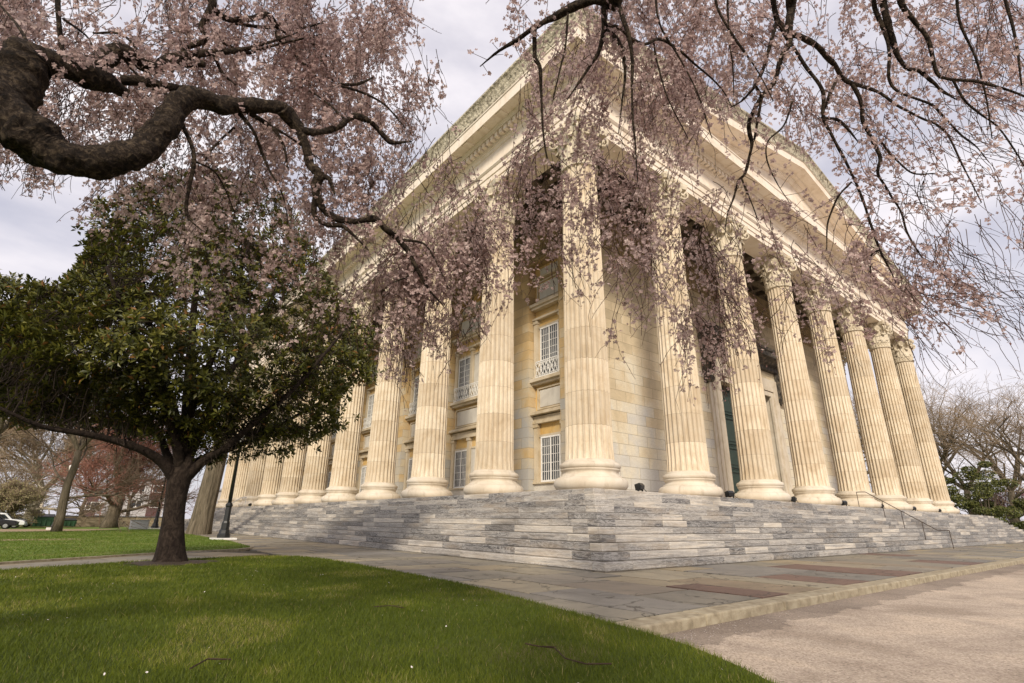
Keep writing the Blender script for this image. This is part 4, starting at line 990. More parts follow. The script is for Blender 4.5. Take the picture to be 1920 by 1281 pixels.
def scatter_leaves(name, P, size, m, parent, seed=0, aspect=.5, tone=None):
    g_ = np.random.default_rng(seed); n = len(P); A = g_.normal(size=(n, 3)); A /= np.linalg.norm(A, axis=1)[:, None]; B = np.cross(A, g_.normal(size=(n, 3))); B /= np.linalg.norm(B, axis=1)[:, None]
    s_ = size*g_.uniform(.6, 1.3, n)[:, None]
    v = np.stack([P-A*s_, P+B*s_*aspect, P+A*s_, P-B*s_*aspect], 1).reshape(-1, 3)
    return npobj(name, v, n, 4, m, parent, tone=g_.random(n) if tone is None else tone)
RG = 'bare trees behind the building and lawn'
bare_tree('bare_tree', -15.7, 40.5, 17, .26, 'leaning grey bare tree in front of the stone wall', 3, MT['bark_grey'], MT['twig_brown'], (-.01, .0), 6, .36, .6, RG, twr=.018)
bare_tree('budding_tree', -11.2, 66, 18, .66, 'wide tree with reddish spring buds by the stone wall', 11, MT['bark_grey'], MT['twig_red'], (.10, .0), 6, .22, .75, RG, MT['redleaf'], .10, 1, twr=.022)
x, y = at_px(52, 975, 74); bare_tree('plane_tree', x, y, 21, .6, 'pale barked plane tree beyond the wall at the left', 5, MT['bark_pale'], MT['twig_pale'], (.12, 0), 6, .22, .6, RG, twr=.03)
x, y = at_px(6, 975, 66); bare_tree('willow_tree', x, y, 7.5, .2, 'small yellow green spring tree at the far left edge', 8, MT['bark_grey'], MT['twig_pale'], (0, 0), 6, .16, .85, RG, MT['willow'], .09, 3, twr=.02)
x, y = at_px(-70, 985, 34); bare_tree('bare_tree', x, y, 19, .36, 'tall bare tree reaching in from the left edge above the magnolia', 23, MT['bark_grey'], MT['twig_pale'], (.0, .0), 5, .34, .7, RG, twr=.012)
for k, (px, dep, h, lab) in enumerate([(150, 92, 20, 'thin distant bare tree between the leaning tree and the budding tree'), (238, 96, 19, 'distant bare tree in front of the pale apartment block'), (20, 100, 19, 'farthest bare tree above the parked cars')]):
    x, y = at_px(px, 975, dep); bare_tree('bare_tree', x, y, h, .3, lab, 60+k, MT['bark_grey'], MT['twig_pale'], (0, 0), 5, .22, .7, RG, twr=.02)
# big old trunk
bt = tag(empty('old_tree', (-7.55, 32.0, ZG)), 'massive ridged grey brown trunk standing behind the magnolia', 'tree')
v = []; nr, na = 26, 48
for i in range(nr):
    z = -.1+15*i/(nr-1)
    for k in range(na):
        a = 2*PI*k/na; fl = .20*math.exp(-max(0, z)/.9); r_ = (.68-.015*z)*(1+.05*math.sin(7*a+.3*z)+.03*math.sin(13*a+1.1*z*.3))+fl*(.6+.5*math.sin(5*a+1))
        v.append((r_*math.cos(a)+.055*z, r_*math.sin(a), z))
f = [(i*na+k, i*na+(k+1) % na, (i+1)*na+(k+1) % na, (i+1)*na+k) for i in range(nr-1) for k in range(na)]
mkobj('trunk', v, f, MT['bark_grey'], bt, True)
segs = []; tips = []; rs = random.Random(4)
for k in range(4): a = k*PI/2+.5; grow(np.array([.8, 0, 14.7]), np.array([math.cos(a)*.4, math.sin(a)*.4, .8]), 4.2, .42, 1, segs, tips, .55, 0, .15, 5, rs)
v_, nf = batch_tubes([(a, b, max(c, .018), max(d_, .013)) for a, b, c, d_ in segs], 5); npobj('crown', v_, nf, 4, MT['bark_grey'], bt)
# right side background trees
for k, (px, dep, h, lab, sd_) in enumerate([(1775, 82, 27, 'tall bare tree directly behind the last front column', 31), (1835, 74, 22, 'bare tree with a long crooked limb right of the building', 32), (1905, 70, 21, 'bare twiggy tree above the right hand evergreen', 33),
                                         (1690, 90, 27, 'distant bare tree seen between the front columns', 34), (1990, 60, 20, 'bare brown tree at the right edge of the picture', 35), (1610, 96, 27, 'bare tree farthest behind the portico', 36)]):
    x, y = at_px(px, 985, dep); bare_tree('bare_tree', x, y, h*1.18, .42, lab, sd_, MT['bark_grey'], MT['twig_pale'], (rs.uniform(-.05, .05), 0), 5, .24, .66, 'bare trees right of the building', twr=.017)
x, y = at_px(1900, 985, 74); bare_tree('redbud_tree', x, y, 9.5, .2, 'pink flowering tree behind the right hand evergreen', 41, MT['bark_grey'], MT['twig_brown'], (0, 0), 5, .15, .8, None, MT['redbud'], .10, 3, twr=.02)
def evergreen(name, x, y, rx, ry, h, lab, seed, cnt=15000):
    g_ = np.random.default_rng(seed); t = tag(empty(name, (x, y, ZG)), lab, 'shrub')
    nc = 70; C_ = []
    while len(C_) < nc:
        q = g_.uniform(-1, 1, 3); q[2] = g_.uniform(.05, 1)
        if (q[0]**2+q[1]**2) < (1.02-q[2]**1.6) and (q[0]**2+q[1]**2 > .25 or q[2] > .5): C_.append(q)
    C_ = np.array(C_)*np.array([rx, ry, h]); idx = g_.integers(0, nc, cnt); dd_ = g_.normal(size=(cnt, 3)); dd_ /= np.linalg.norm(dd_, axis=1)[:, None]
    P = C_[idx]+dd_*np.array([1.0, 1.0, .55])*(.62+.25*g_.random(cnt))[:, None]*g_.uniform(.7, 1.3, nc)[idx][:, None]; P = P[P[:, 2] > .3]
    scatter_leaves('foliage', P, .13, MT['bleaf'], t, seed)
    segs = []; 
    for c in C_: segs.append((np.array([c[0]*.15, c[1]*.15, .1]), c*.6, .09, .05)); segs.append((c*.6, c, .05, .02))
    segs.append((np.array([0, 0, -.1]), np.array([0, 0, 1.2]), .25, .2)); v_, nf = batch_tubes(segs, 5); npobj('branches', v_, nf, 4, MT['bark_grey'], t)
x, y = at_px(1852, 985, 60); evergreen('evergreen_bush', x, y, 4.7, 4.7, 8.6, 'large rounded dark evergreen right of the last column', 51, 24000)
# fence at right edge
t = tag(empty('metal_fence', (60, -5.5, ZG)), 'black metal fence at the right edge below the evergreen', 'fence')
m_ = MB(); m_.box(0, 26, -.03, .03, .25, .31); m_.box(0, 26, -.03, .03, 1.05, 1.11); m_.build('rails', MT['iron'], t)
m_ = MB()
for k in range(130): m_.box(k*.2, k*.2+.03, -.015, .015, .05, 1.3)
m_.build('pickets', MT['iron'], t)

# ------------------------------------------------------------------ magnolia
MX, MY = -12.92, 2.96; MD = proj((MX, MY, ZG))[2]
mg = tag(empty('magnolia_tree', (MX, MY, ZG)), 'dark glossy leaved magnolia with a low fork standing on the near lawn', 'tree'); MO = np.array([MX, MY, ZG])
def mw(px, py, dd_=0.0):   # point of the tree whose depth along the view is the trunk's plus dd_
    # vertical plane through the trunk, facing the camera horizontally
    dirv = F+RR*((px-960)/FPX)-UU*((py-640.5)/FPX); h_ = np.array([MX, MY])-CAM[:2]; D_ = np.linalg.norm(h_); hn = h_/D_
    t_ = (D_+dd_)/(dirv[:2]@hn); return CAM+dirv*t_-MO
limbs = [
 [(318, 1058, 0, 33), (320, 1038, 0, 26), (323, 1000, 0, 21), (327, 960, 0, 18.5), (332, 925, 0, 19), (337, 900, 0, 21), (345, 880, .0, 20), (348, 840, .1, 15), (352, 780, .2, 12), (356, 700, .2, 10), (362, 600, .1, 7), (372, 500, 0, 5), (380, 400, 0, 3)],
 [(330, 900, 0, 14), (305, 868, -.2, 11), (270, 845, -.5, 9), (215, 826, -.8, 7.5), (150, 812, -1.2, 6), (80, 800, -1.6, 4.5), (10, 770, -2, 3), (-60, 735, -2.2, 2)],
 [(335, 890, 0, 12), (312, 850, .3, 9), (300, 815, .6, 7), (265, 780, .9, 6), (200, 740, 1.3, 5), (120, 700, 1.6, 4), (30, 650, 1.8, 3), (-50, 620, 2, 2)],
 [(340, 885, 0, 13), (330, 830, -.4, 10), (310, 770, -.9, 8), (280, 690, -1.4, 6), (240, 600, -1.8, 5), (200, 500, -2, 3)],
 [(345, 890, 0, 12), (372, 865, .3, 10), (410, 850, .6, 8), (460, 830, 1, 7), (520, 800, 1.4, 5.5), (590, 760, 1.7, 4), (660, 720, 2, 2.5)],
 [(350, 895, 0, 13), (385, 862, -.4, 10), (425, 838, -.9, 8), (480, 790, -1.4, 6.5), (550, 730, -1.9, 5), (620, 650, -2.3, 3.5), (660, 600, -2.5, 2)],
 [(348, 870, 0, 12), (380, 800, .4, 10), (420, 720, .8, 8), (470, 630, 1.2, 6), (520, 540, 1.3, 4), (550, 480, 1.4, 2.5)],
 [(345, 860, 0, 10), (352, 790, -.6, 9), (390, 690, -1.3, 7), (430, 580, -1.8, 5.5), (460, 480, -2, 3.5), (480, 420, -2, 2)],
 [(345, 850, 0, 9), (325, 760, .8, 8), (290, 650, 1.5, 6), (270, 540, 1.9, 4.5), (260, 450, 2, 3)]]
mb = MB(); LP = []
for L_ in limbs:
    C_ = bezline([np.r_[mw(px, py, dd_), r_*MD/FPX] for px, py, dd_, r_ in L_], 5)
    if L_ is limbs[0]: C_[0, 2] = -.08
    mb.tube(C_[:, :3], C_[:, 3]*(1 if L_ is limbs[0] else .85), 9); LP += [tuple(q) for q in C_[3:, :3]]
mb.build('trunk', MT['bark_mag'], mg, smooth=True); LP = np.array(LP)
env = [(-90, 540), (-40, 500), (0, 520), (60, 535), (110, 545), (150, 500), (160, 470), (165, 430), (185, 385), (215, 375), (260, 350), (330, 320), (400, 318), (470, 330), (530, 370), (570, 430), (600, 480), (630, 540), (660, 570), (700, 610), (712, 660), (715, 700),
       (680, 745), (665, 790), (620, 812), (560, 840), (500, 855), (440, 862), (395, 868), (355, 835), (310, 828), (250, 812), (190, 800), (120, 790), (50, 800), (-10, 770), (-90, 740)]
E2 = np.array(env, float)
def dist_edge(px, py):
    d_ = np.full(len(px), 1e9)
    for i in range(len(E2)):
        a, b = E2[i], E2[(i+1) % len(E2)]; ab = b-a; t_ = np.clip(((px-a[0])*ab[0]+(py-a[1])*ab[1])/(ab@ab), 0, 1); d_ = np.minimum(d_, np.hypot(px-a[0]-t_*ab[0], py-a[1]-t_*ab[1]))
    return d_
n = 5600; cx = rng.uniform(-90, 715, n*3); cy = rng.uniform(318, 868, n*3); k = in_poly(cx, cy, env); cx, cy = cx[k][:n], cy[k][:n]
de = dist_edge(cx, cy)*MD/FPX; half = np.minimum(3.6, .35+1.15*de); sgn = np.where(rng.random(len(cx)) < .62, -1, 1); dep = sgn*half*rng.uniform(.25, 1.0, len(cx))**.6
P = []; 
for a, b, c, e_ in zip(cx, cy, dep, de):
    q = mw(a, b, c)
    g_ = noise.noise(Vector(q)*.75)+.5*noise.noise(Vector(q)*1.9)
    thr = (-.30 if b < 740 else -.20)-(.14 if a < 300 else 0)
    if g_ > thr: P.append(q)
P = np.array(P)
# each cluster throws rosettes of leaves
segs = []; RO = []
for q in P:
    i = np.argmin(((LP-q)**2).sum(1)+ .6*np.maximum(0, LP[:, 2]-q[2])); a = LP[i]
    dq = np.linalg.norm(q-a); s_ = (q-a)/(dq+1e-6); jit = lambda k_: np.array([random.gauss(0, k_), random.gauss(0, k_), random.gauss(0, k_)])
    if random.random() < .14 and dq < 1.2:
        m1 = a*.66+q*.34+jit(.12)-np.array([0, 0, .1]); m2 = a*.3+q*.7+jit(.10)-np.array([0, 0, .08]); segs += [(a, m1, .020, .015), (m1, m2, .015, .011), (m2, q, .011, .007)]
    else:
        m1 = q-s_*.28+jit(.05)-np.array([0, 0, .06]); segs += [(m1-s_*.22+jit(.16), m1, .008, .007), (m1, q, .007, .005)]
    ax = q-a; ax /= (np.linalg.norm(ax)+1e-6); ax = ax+np.array([0, 0, .45]); RO.append((q, ax/np.linalg.norm(ax)))
    if random.random() < .5:
        q2 = q+np.array([random.gauss(0, .16), random.gauss(0, .16), random.gauss(0, .13)]); RO.append((q2, ax/np.linalg.norm(ax)))
v_, nf = batch_tubes(segs, 4); npobj('branchlets', v_, nf, 4, MT['bark_mag'], mg)
RO_p = np.array([a for a, b in RO]); RO_a = np.array([b for a, b in RO]); nL = 9; n = len(RO_p)*nL
C_ = np.repeat(RO_p, nL, 0); A = np.repeat(RO_a, nL, 0); ref = rng.normal(size=(len(RO_p), 3)); ref = np.repeat(ref, nL, 0); U_ = np.cross(A, ref); U_ /= np.linalg.norm(U_, axis=1)[:, None]; V_ = np.cross(A, U_)
ph = np.tile(np.arange(nL)*2.4, len(RO_p))+rng.normal(0, .3, n); el = np.tile(np.linspace(.05, 1.1, nL), len(RO_p))+rng.normal(0, .15, n)
D_ = np.cos(el)[:, None]*(np.cos(ph)[:, None]*U_+np.sin(ph)[:, None]*V_)+np.sin(el)[:, None]*A
S_ = np.cross(D_, A); S_ /= (np.linalg.norm(S_, axis=1)[:, None]+1e-6); Nn = np.cross(S_, D_); ln = rng.uniform(.13, .21, n)[:, None]; wd_ = ln*.20
b0 = C_+D_*.02-A*(np.tile(np.linspace(.06, 0, nL), len(RO_p)))[:, None]; m0 = b0+D_*ln*.55+Nn*ln*.04; t0 = b0+D_*ln-Nn*ln*.10
v = np.stack([b0, m0+S_*wd_+Nn*.012, t0, m0, b0, m0, t0, m0-S_*wd_+Nn*.012], 1).reshape(-1, 3)
tn = np.clip(rng.beta(2, 2.6, n)*.75+.18*(np.repeat(rng.random(len(RO_p)), nL)), 0, .93); tn[rng.random(n) < .035] = 1
npobj('foliage', v, 2*n, 4, MT['mleaf'], mg, tone=np.repeat(tn, 2))

# ------------------------------------------------------------------ weeping cherries
def cherry_limb(mb_, L_, wob=1.0):
    C_ = bezline([np.r_[W(px, py, dp), w_*.5*dp/FPX] for px, py, dp, w_ in L_], 6)
    r_ = C_[:, 3].copy()
    r_ = r_*.93
    for i in range(len(r_)): r_[i] *= 1+.20*wob*noise.noise(Vector(C_[i, :3])*7.0)+.10*wob*noise.noise(Vector(C_[i, :3])*19)
    C_[:, :3] += np.array([[noise.noise(Vector(q[:3])*5+Vector((9, 0, 0))), noise.noise(Vector(q[:3])*5+Vector((0, 9, 0))), noise.noise(Vector(q[:3])*5)] for q in C_])*np.minimum(.02, C_[:, 3:4]*.6)
    if L_[0][3] < 22: mb_.tube(C_[:, :3], r_, 8); return C_
    # thick limbs: dense mesh with ridges, knots and cracks
    m_ = len(C_); ti = np.linspace(0, m_-1, m_*5); ii = np.minimum(ti.astype(int), m_-2); fr = (ti-ii)[:, None]; Q = C_[ii]*(1-fr)+C_[ii+1]*fr; rr = r_[ii]*(1-fr[:, 0])+r_[ii+1]*fr[:, 0]
    v, f = tube(Q[:, :3], rr, 28); ctr = np.repeat(Q[:, :3], 28, 0); dd_ = v-ctr
    k_ = np.array([.22*noise.noise(Vector(q)*9)+.13*noise.noise(Vector(q)*24)+.09*abs(noise.noise(Vector(q)*55)) + .30*max(0, noise.noise(Vector(q)*5+Vector((3, 7, 1)))-.38) for q in v])
    mb_.add(ctr+dd_*(1+k_)[:, None], f); return C_
LB = [
 [(-900, 1500, 3.6, 150), (-760, 900, 3.5, 130), (-600, 480, 3.3, 120), (-360, 240, 3.2, 115), (-150, 165, 3.2, 112), (-20, 200, 3.2, 106), (40, 238, 3.2, 88), (90, 285, 3.25, 74), (140, 303, 3.3, 62), (200, 305, 3.4, 58), (250, 290, 3.5, 54), (290, 262, 3.6, 48), (315, 225, 3.7, 42), (338, 193, 3.8, 42), (372, 183, 3.9, 38), (420, 201, 4.0, 34), (470, 198, 4.1, 29), (520, 200, 4.2, 26), (545, 215, 4.3, 22)],
 [(530, 205, 4.2, 24), (550, 235, 4.3, 18), (575, 247, 4.3, 15), (605, 248, 4.4, 13), (640, 235, 4.5, 12), (665, 220, 4.6, 13), (695, 233, 4.7, 11), (725, 260, 4.8, 9), (740, 268, 4.8, 7), (770, 265, 4.9, 3)],
 [(540, 212, 4.3, 24), (562, 240, 4.3, 20), (572, 270, 4.3, 17), (580, 308, 4.3, 18), (600, 325, 4.3, 20), (594, 350, 4.3, 18), (600, 388, 4.3, 14), (628, 410, 4.35, 14), (665, 416, 4.4, 12), (702, 413, 4.4, 12), (722, 428, 4.4, 11), (745, 447, 4.5, 11), (768, 475, 4.5, 10), (782, 508, 4.5, 8), (805, 545, 4.6, 5), (832, 575, 4.7, 2)],
 [(597, 350, 4.3, 12), (588, 382, 4.3, 11), (590, 405, 4.3, 10), (612, 421, 4.3, 9), (640, 424, 4.3, 8), (665, 442, 4.3, 6), (692, 470, 4.3, 2)],
 [(603, 330, 4.3, 12), (618, 335, 4.3, 9), (628, 365, 4.3, 4)],
 [(-10, 215, 3.2, 96), (20, 165, 3.3, 82), (50, 118, 3.4, 78), (85, 118, 3.5, 58), (130, 128, 3.6, 46), (170, 142, 3.7, 44), (205, 155, 3.8, 40), (238, 175, 3.9, 18)],
 [(130, 128, 3.7, 36), (190, 118, 3.9, 34), (228, 98, 4.0, 36), (262, 118, 4.1, 28), (290, 130, 4.2, 22), (312, 117, 4.3, 19), (350, 104, 4.4, 16), (385, 98, 4.5, 13), (425, 97, 4.6, 10), (470, 90, 4.7, 7), (510, 78, 4.8, 4), (560, 60, 5, 2)],
 [(310, 117, 4.3, 15), (345, 120, 4.3, 15), (383, 120, 4.3, 12)],
 [(230, 150, 3.9, 20), (300, 158, 4.0, 18), (350, 168, 4.1, 16), (385, 173, 4.2, 13), (412, 184, 4.3, 7)],
 [(388, -60, 4.6, 18), (397, -5, 4.6, 16), (396, 18, 4.6, 15), (381, 48, 4.6, 12), (384, 75, 4.6, 12), (352, 92, 4.6, 10), (332, 116, 4.6, 8), (320, 142, 4.6, 4)],
 [(396, 15, 4.6, 13), (430, 38, 4.8, 12), (468, 33, 5, 11), (500, 28, 5.1, 12), (516, 45, 5.2, 12), (535, 60, 5.3, 10), (560, 72, 5.4, 7), (600, 90, 5.5, 5), (625, 130, 5.6, 4), (650, 180, 5.7, 2)],
 [(400, 50, 4.7, 11), (422, 80, 4.8, 9), (460, 100, 4.9, 7), (520, 84, 5, 5), (570, 72, 5, 3)],
 [(440, 42, 5, 7), (500, 52, 5.2, 6), (560, 55, 5.3, 5), (610, 40, 5.4, 2)],
 [(520, 62, 5.2, 11), (525, 75, 5.2, 13), (545, 80, 5.2, 9), (552, 100, 5.2, 6), (580, 130, 5.2, 5), (600, 150, 5.2, 3)],
 [(590, 95, 5.5, 7), (610, 125, 5.5, 6), (625, 152, 5.5, 4)],
 [(400, 102, 4.6, 7), (418, 138, 4.6, 6), (442, 160, 4.6, 3)],
 [(103, -40, 4, 10), (110, 25, 4, 9), (118, 90, 4, 8), (122, 125, 3.9, 6)],
 [(118, 35, 4, 5), (160, 65, 4.1, 4), (175, 90, 4.1, 2)],
 [(175, 62, 4.2, 4), (230, 65, 4.2, 5), (265, 105, 4.2, 4), (290, 155, 4.1, 5), (325, 187, 3.9, 4)],
 [(230, 110, 4.1, 4), (262, 145, 4, 5), (300, 180, 4, 5), (330, 190, 3.9, 4)],
 [(340, 232, 3.8, 9), (358, 268, 3.8, 8), (364, 300, 3.8, 7), (356, 345, 3.8, 7), (349, 388, 3.8, 6), (355, 412, 3.8, 4), (378, 432, 3.8, 2)],
 [(366, 303, 3.8, 5), (400, 320, 3.9, 4), (420, 350, 4, 3), (440, 400, 4.1, 2)],
 [(450, 215, 4.1, 10), (475, 245, 4.1, 7), (490, 285, 4.2, 6), (505, 320, 4.2, 5), (530, 365, 4.2, 3), (540, 420, 4.3, 2)],
 [(465, 212, 4.1, 10), (500, 232, 4.2, 9), (520, 250, 4.2, 7), (535, 285, 4.2, 5), (540, 318, 4.2, 3)],
 [(500, 232, 4.2, 6), (540, 255, 4.3, 4), (580, 285, 4.4, 3), (600, 300, 4.3, 2)],
 [(440, 240, 4.1, 5), (410, 265, 4.0, 4), (385, 300, 3.9, 3)],
 [(635, 158, 4.8, 6), (670, 158, 4.9, 6), (700, 145, 5, 3)], [(635, 160, 4.8, 5), (680, 175, 4.9, 5), (720, 195, 5, 4), (760, 240, 5, 2)],
 [(500, 130, 5.2, 5), (560, 160, 5.2, 4), (610, 190, 5, 4), (645, 222, 4.6, 5)],
 [(780, 505, 4.5, 6), (760, 520, 4.5, 4), (735, 530, 4.5, 2)], [(745, 450, 4.5, 6), (790, 455, 4.5, 5), (812, 480, 4.5, 3), (840, 540, 4.6, 2)],
 [(60, 110, 3.4, 8), (40, 60, 3.5, 6), (10, 20, 3.6, 4), (-30, -20, 3.7, 3)],
]
RB = [
 [(1135, -420, 2.6, 60), (1140, -160, 3.4, 44), (1148, -40, 3.9, 36), (1152, 2, 4.0, 34), (1125, 4, 4.0, 17), (1080, 12, 4.1, 16), (1040, 32, 4.2, 14), (1015, 42, 4.2, 12), (970, 75, 4.3, 8), (930, 100, 4.4, 5), (900, 125, 4.5, 2)],
 [(1003, 46, 4.2, 8), (1001, 80, 4.2, 9), (1003, 108, 4.2, 8), (1013, 128, 4.2, 7), (1015, 190, 4.2, 5), (1019, 250, 4.2, 4), (1027, 300, 4.2, 3), (1046, 322, 4.2, 1.5)],
 [(1133, 5, 4.0, 13), (1133, 30, 4.0, 12), (1131, 58, 4.0, 10), (1122, 98, 4.0, 8), (1105, 124, 4.0, 6), (1088, 152, 4.0, 5), (1063, 188, 4.0, 2)],
 [(1158, 8, 4.0, 11), (1170, 40, 3.9, 9), (1181, 72, 3.9, 8), (1187, 112, 3.9, 7), (1184, 180, 3.9, 5), (1190, 260, 3.9, 4), (1196, 340, 3.9, 2)],
 [(1133, 48, 4.0, 8), (1155, 72, 4.0, 8), (1170, 102, 4.0, 8), (1173, 140, 4.0, 6), (1166, 190, 4.0, 4), (1160, 250, 4.0, 2)],
 [(1134, 44, 4.0, 7), (1165, 54, 4.1, 8), (1184, 74, 4.2, 8), (1210, 83, 4.3, 7), (1236, 73, 4.4, 6), (1262, 86, 4.5, 5), (1300, 118, 4.6, 4), (1352, 165, 4.7, 3), (1372, 200, 4.8, 1.5)],
 [(1065, 25, 4.1, 5), (1061, 80, 4.1, 4), (1050, 130, 4.1, 3.5), (1036, 190, 4.1, 2)],
 [(1225, 78, 4.4, 4), (1235, 130, 4.4, 4), (1255, 190, 4.4, 3), (1290, 260, 4.5, 2)],
 [(1470, -380, 3.0, 44), (1478, -120, 4.2, 24), (1481, 0, 4.6, 18), (1481, 40, 4.6, 15), (1480, 75, 4.6, 14), (1465, 108, 4.6, 10), (1452, 150, 4.6, 9), (1431, 178, 4.6, 8), (1408, 218, 4.6, 8), (1406, 248, 4.6, 7), (1410, 270, 4.6, 6), (1404, 302, 4.6, 6), (1397, 326, 4.6, 5), (1384, 340, 4.6, 5), (1376, 370, 4.6, 4), (1364, 403, 4.6, 3), (1359, 440, 4.6, 1.5)],
 [(1390, 332, 4.6, 4), (1405, 370, 4.6, 3), (1420, 410, 4.6, 2)],
 [(1448, -60, 4.5, 14), (1455, 28, 4.6, 11), (1466, 46, 4.6, 10), (1477, 74, 4.6, 9)],
 [(1456, 38, 4.6, 8), (1444, 84, 4.5, 7), (1431, 128, 4.5, 7), (1416, 161, 4.4, 7), (1392, 188, 4.4, 4), (1369, 202, 4.4, 2)],
 [(1417, 160, 4.4, 6), (1426, 180, 4.5, 5), (1423, 212, 4.5, 5), (1414, 262, 4.5, 4)],
 [(1478, 66, 4.6, 13), (1500, 67, 4.6, 12), (1535, 92, 4.7, 11), (1562, 121, 4.8, 10), (1580, 145, 4.9, 9), (1598, 158, 4.9, 9), (1645, 171, 5, 6), (1684, 198, 5, 5), (1727, 221, 5.1, 4.5), (1772, 246, 5.1, 4), (1800, 300, 5.2, 3), (1840, 380, 5.2, 2)],
 [(1595, 156, 4.9, 9), (1614, 194, 4.9, 8), (1619, 228, 4.9, 7.5), (1636, 265, 4.9, 7), (1650, 295, 4.9, 7), (1646, 325, 4.9, 6), (1662, 352, 4.9, 5), (1690, 400, 5, 4), (1702, 440, 5, 4), (1740, 500, 5, 2)],
 [(1480, 78, 4.6, 7), (1508, 121, 4.6, 7), (1541, 167, 4.6, 7), (1545, 218, 4.6, 7), (1562, 258, 4.6, 6), (1582, 295, 4.6, 6), (1602, 339, 4.6, 5.5), (1619, 380, 4.6, 5), (1633, 424, 4.6, 5), (1650, 468, 4.6, 4), (1680, 530, 4.6, 2.5)],
 [(1650, 468, 4.6, 4), (1634, 480, 4.6, 4), (1632, 520, 4.6, 2)],
 [(1570, 144, 4.8, 6), (1556, 178, 4.7, 6), (1546, 205, 4.7, 4)], [(1545, 219, 4.6, 6), (1569, 225, 4.7, 6), (1592, 245, 4.7, 5), (1609, 266, 4.7, 2)],
 [(1596, 342, 4.6, 4), (1568, 375, 4.6, 4), (1552, 420, 4.6, 3), (1550, 470, 4.6, 1.5)],
 [(1640, -300, 3.2, 32), (1652, -30, 4.2, 15), (1662, 34, 4.3, 12), (1670, 67, 4.3, 11), (1683, 104, 4.3, 9), (1700, 128, 4.3, 7), (1723, 134, 4.3, 7), (1750, 154, 4.3, 6), (1767, 171, 4.3, 5), (1794, 188, 4.3, 2)],
 [(1637, -20, 4.3, 9), (1641, 15, 4.3, 9), (1656, 54, 4.3, 8), (1668, 100, 4.3, 6.5), (1667, 146, 4.3, 6), (1684, 172, 4.3, 5), (1716, 185, 4.3, 5), (1750, 198, 4.3, 5), (1772, 222, 4.3, 4), (1800, 252, 4.3, 4), (1830, 275, 4.3, 3), (1855, 305, 4.3, 1.5)],
 [(1680, -60, 4.2, 15), (1690, 5, 4.2, 12), (1714, 38, 4.2, 9), (1740, 74, 4.2, 8), (1756, 134, 4.2, 6), (1777, 148, 4.2, 6), (1834, 154, 4.2, 6), (1925, 182, 4.2, 4), (2000, 230, 4.2, 2)],
 [(1787, 150, 4.2, 5), (1808, 188, 4.2, 4.5), (1838, 214, 4.2, 4), (1868, 236, 4.2, 3.5), (1895, 270, 4.2, 3), (1925, 320, 4.2, 2)],
 [(1338, -60, 4.3, 8), (1341, 0, 4.3, 6), (1364, 50, 4.3, 5), (1394, 94, 4.3, 5), (1421, 134, 4.3, 3), (1450, 190, 4.3, 2)],
 [(1364, -20, 4.4, 5), (1366, 60, 4.4, 4), (1374, 130, 4.4, 3), (1376, 190, 4.4, 2)],
 [(1649, 262, 4.9, 4), (1680, 300, 5, 4), (1712, 325, 5, 3.5), (1755, 325, 5, 2)],
 [(1230, -60, 4.0, 6), (1235, 40, 4.0, 4), (1275, 110, 4.1, 3.5), (1310, 180, 4.1, 3), (1335, 260, 4.1, 2)],
 [(1860, -80, 3.8, 9), (1885, 0, 3.8, 6), (1905, 80, 3.8, 5), (1915, 160, 3.8, 3)],
 [(1790, -40, 4, 6), (1800, 40, 4, 5), (1830, 110, 4, 4), (1850, 190, 4, 3), (1860, 260, 4, 2)],
 [(1485, 190, 4.6, 4), (1470, 235, 4.6, 4), (1440, 265, 4.6, 3), (1438, 300, 4.6, 3), (1455, 340, 4.6, 2), (1480, 380, 4.6, 1.5)],
]
ch1 = tag(empty('weeping_cherry', tuple(np.r_[W(-900, 1500, 3.6)[:2], ZG])), 'weeping cherry whose thick gnarled limb reaches in from the left, pale pink blossom', 'tree')
ch2 = tag(empty('weeping_cherry', (-18.9, -17.2, ZG)), 'weeping cherry whose thin blossoming branches hang from the top over the portico', 'tree')
mb1 = MB(); mb2 = MB(); o1 = np.array(ch1.location); o2 = np.array(ch2.location)
C1 = [cherry_limb(mb1, l_) for l_ in LB]; C2 = [cherry_limb(mb2, l_) for l_ in RB]
# hidden bases so that the limbs belong to real trunks
b0 = W(-900, 1500, 3.6); mb1.tube([np.array([b0[0], b0[1], ZG-.1]), np.array([b0[0], b0[1], ZG+.3]), b0+np.array([0, 0, .1])], [.40, .31, .27], 14)
tk = np.array([-18.9, -17.2, ZG])
mb2.tube([tk+np.array([0, 0, -.1]), tk+np.array([0, 0, .4]), tk+np.array([.15, .1, 2.2]), tk+np.array([.5, .5, 3.6])], [.42, .3, .25, .22], 14)
for l_ in (RB[0], RB[8], RB[20]):
    e_ = W(*l_[0][:3]); s_ = tk+np.array([.5, .5, 3.6]); m_ = (e_+s_)/2+np.array([0, 0, .5]); C_ = bezline([np.r_[s_, .17], np.r_[m_, .12], np.r_[e_, l_[0][3]*.5*l_[0][2]/FPX]], 6); mb2.tube(C_[:, :3], C_[:, 3], 9)
for q in mb1.v: q -= o1
for q in mb2.v: q -= o2
mb1.build('limbs', MT['bark_cherry'], ch1, smooth=True); mb2.build('limbs', MT['bark_cherry'], ch2, smooth=True)
DG = ["544456899700479987667766", "566567899800589987767677", "456667899600679865455556", "344455777422678765432344", "012244455444666664345333", "001133455765554454668445",
      "000022433865323273378654", "000001211631002172235622", "000000000200000150010523", "000000000000000010000110", "0"*24, "0"*24]
DG = np.array([[int(c) for c in r_[:24]] for r_ in DG], float)
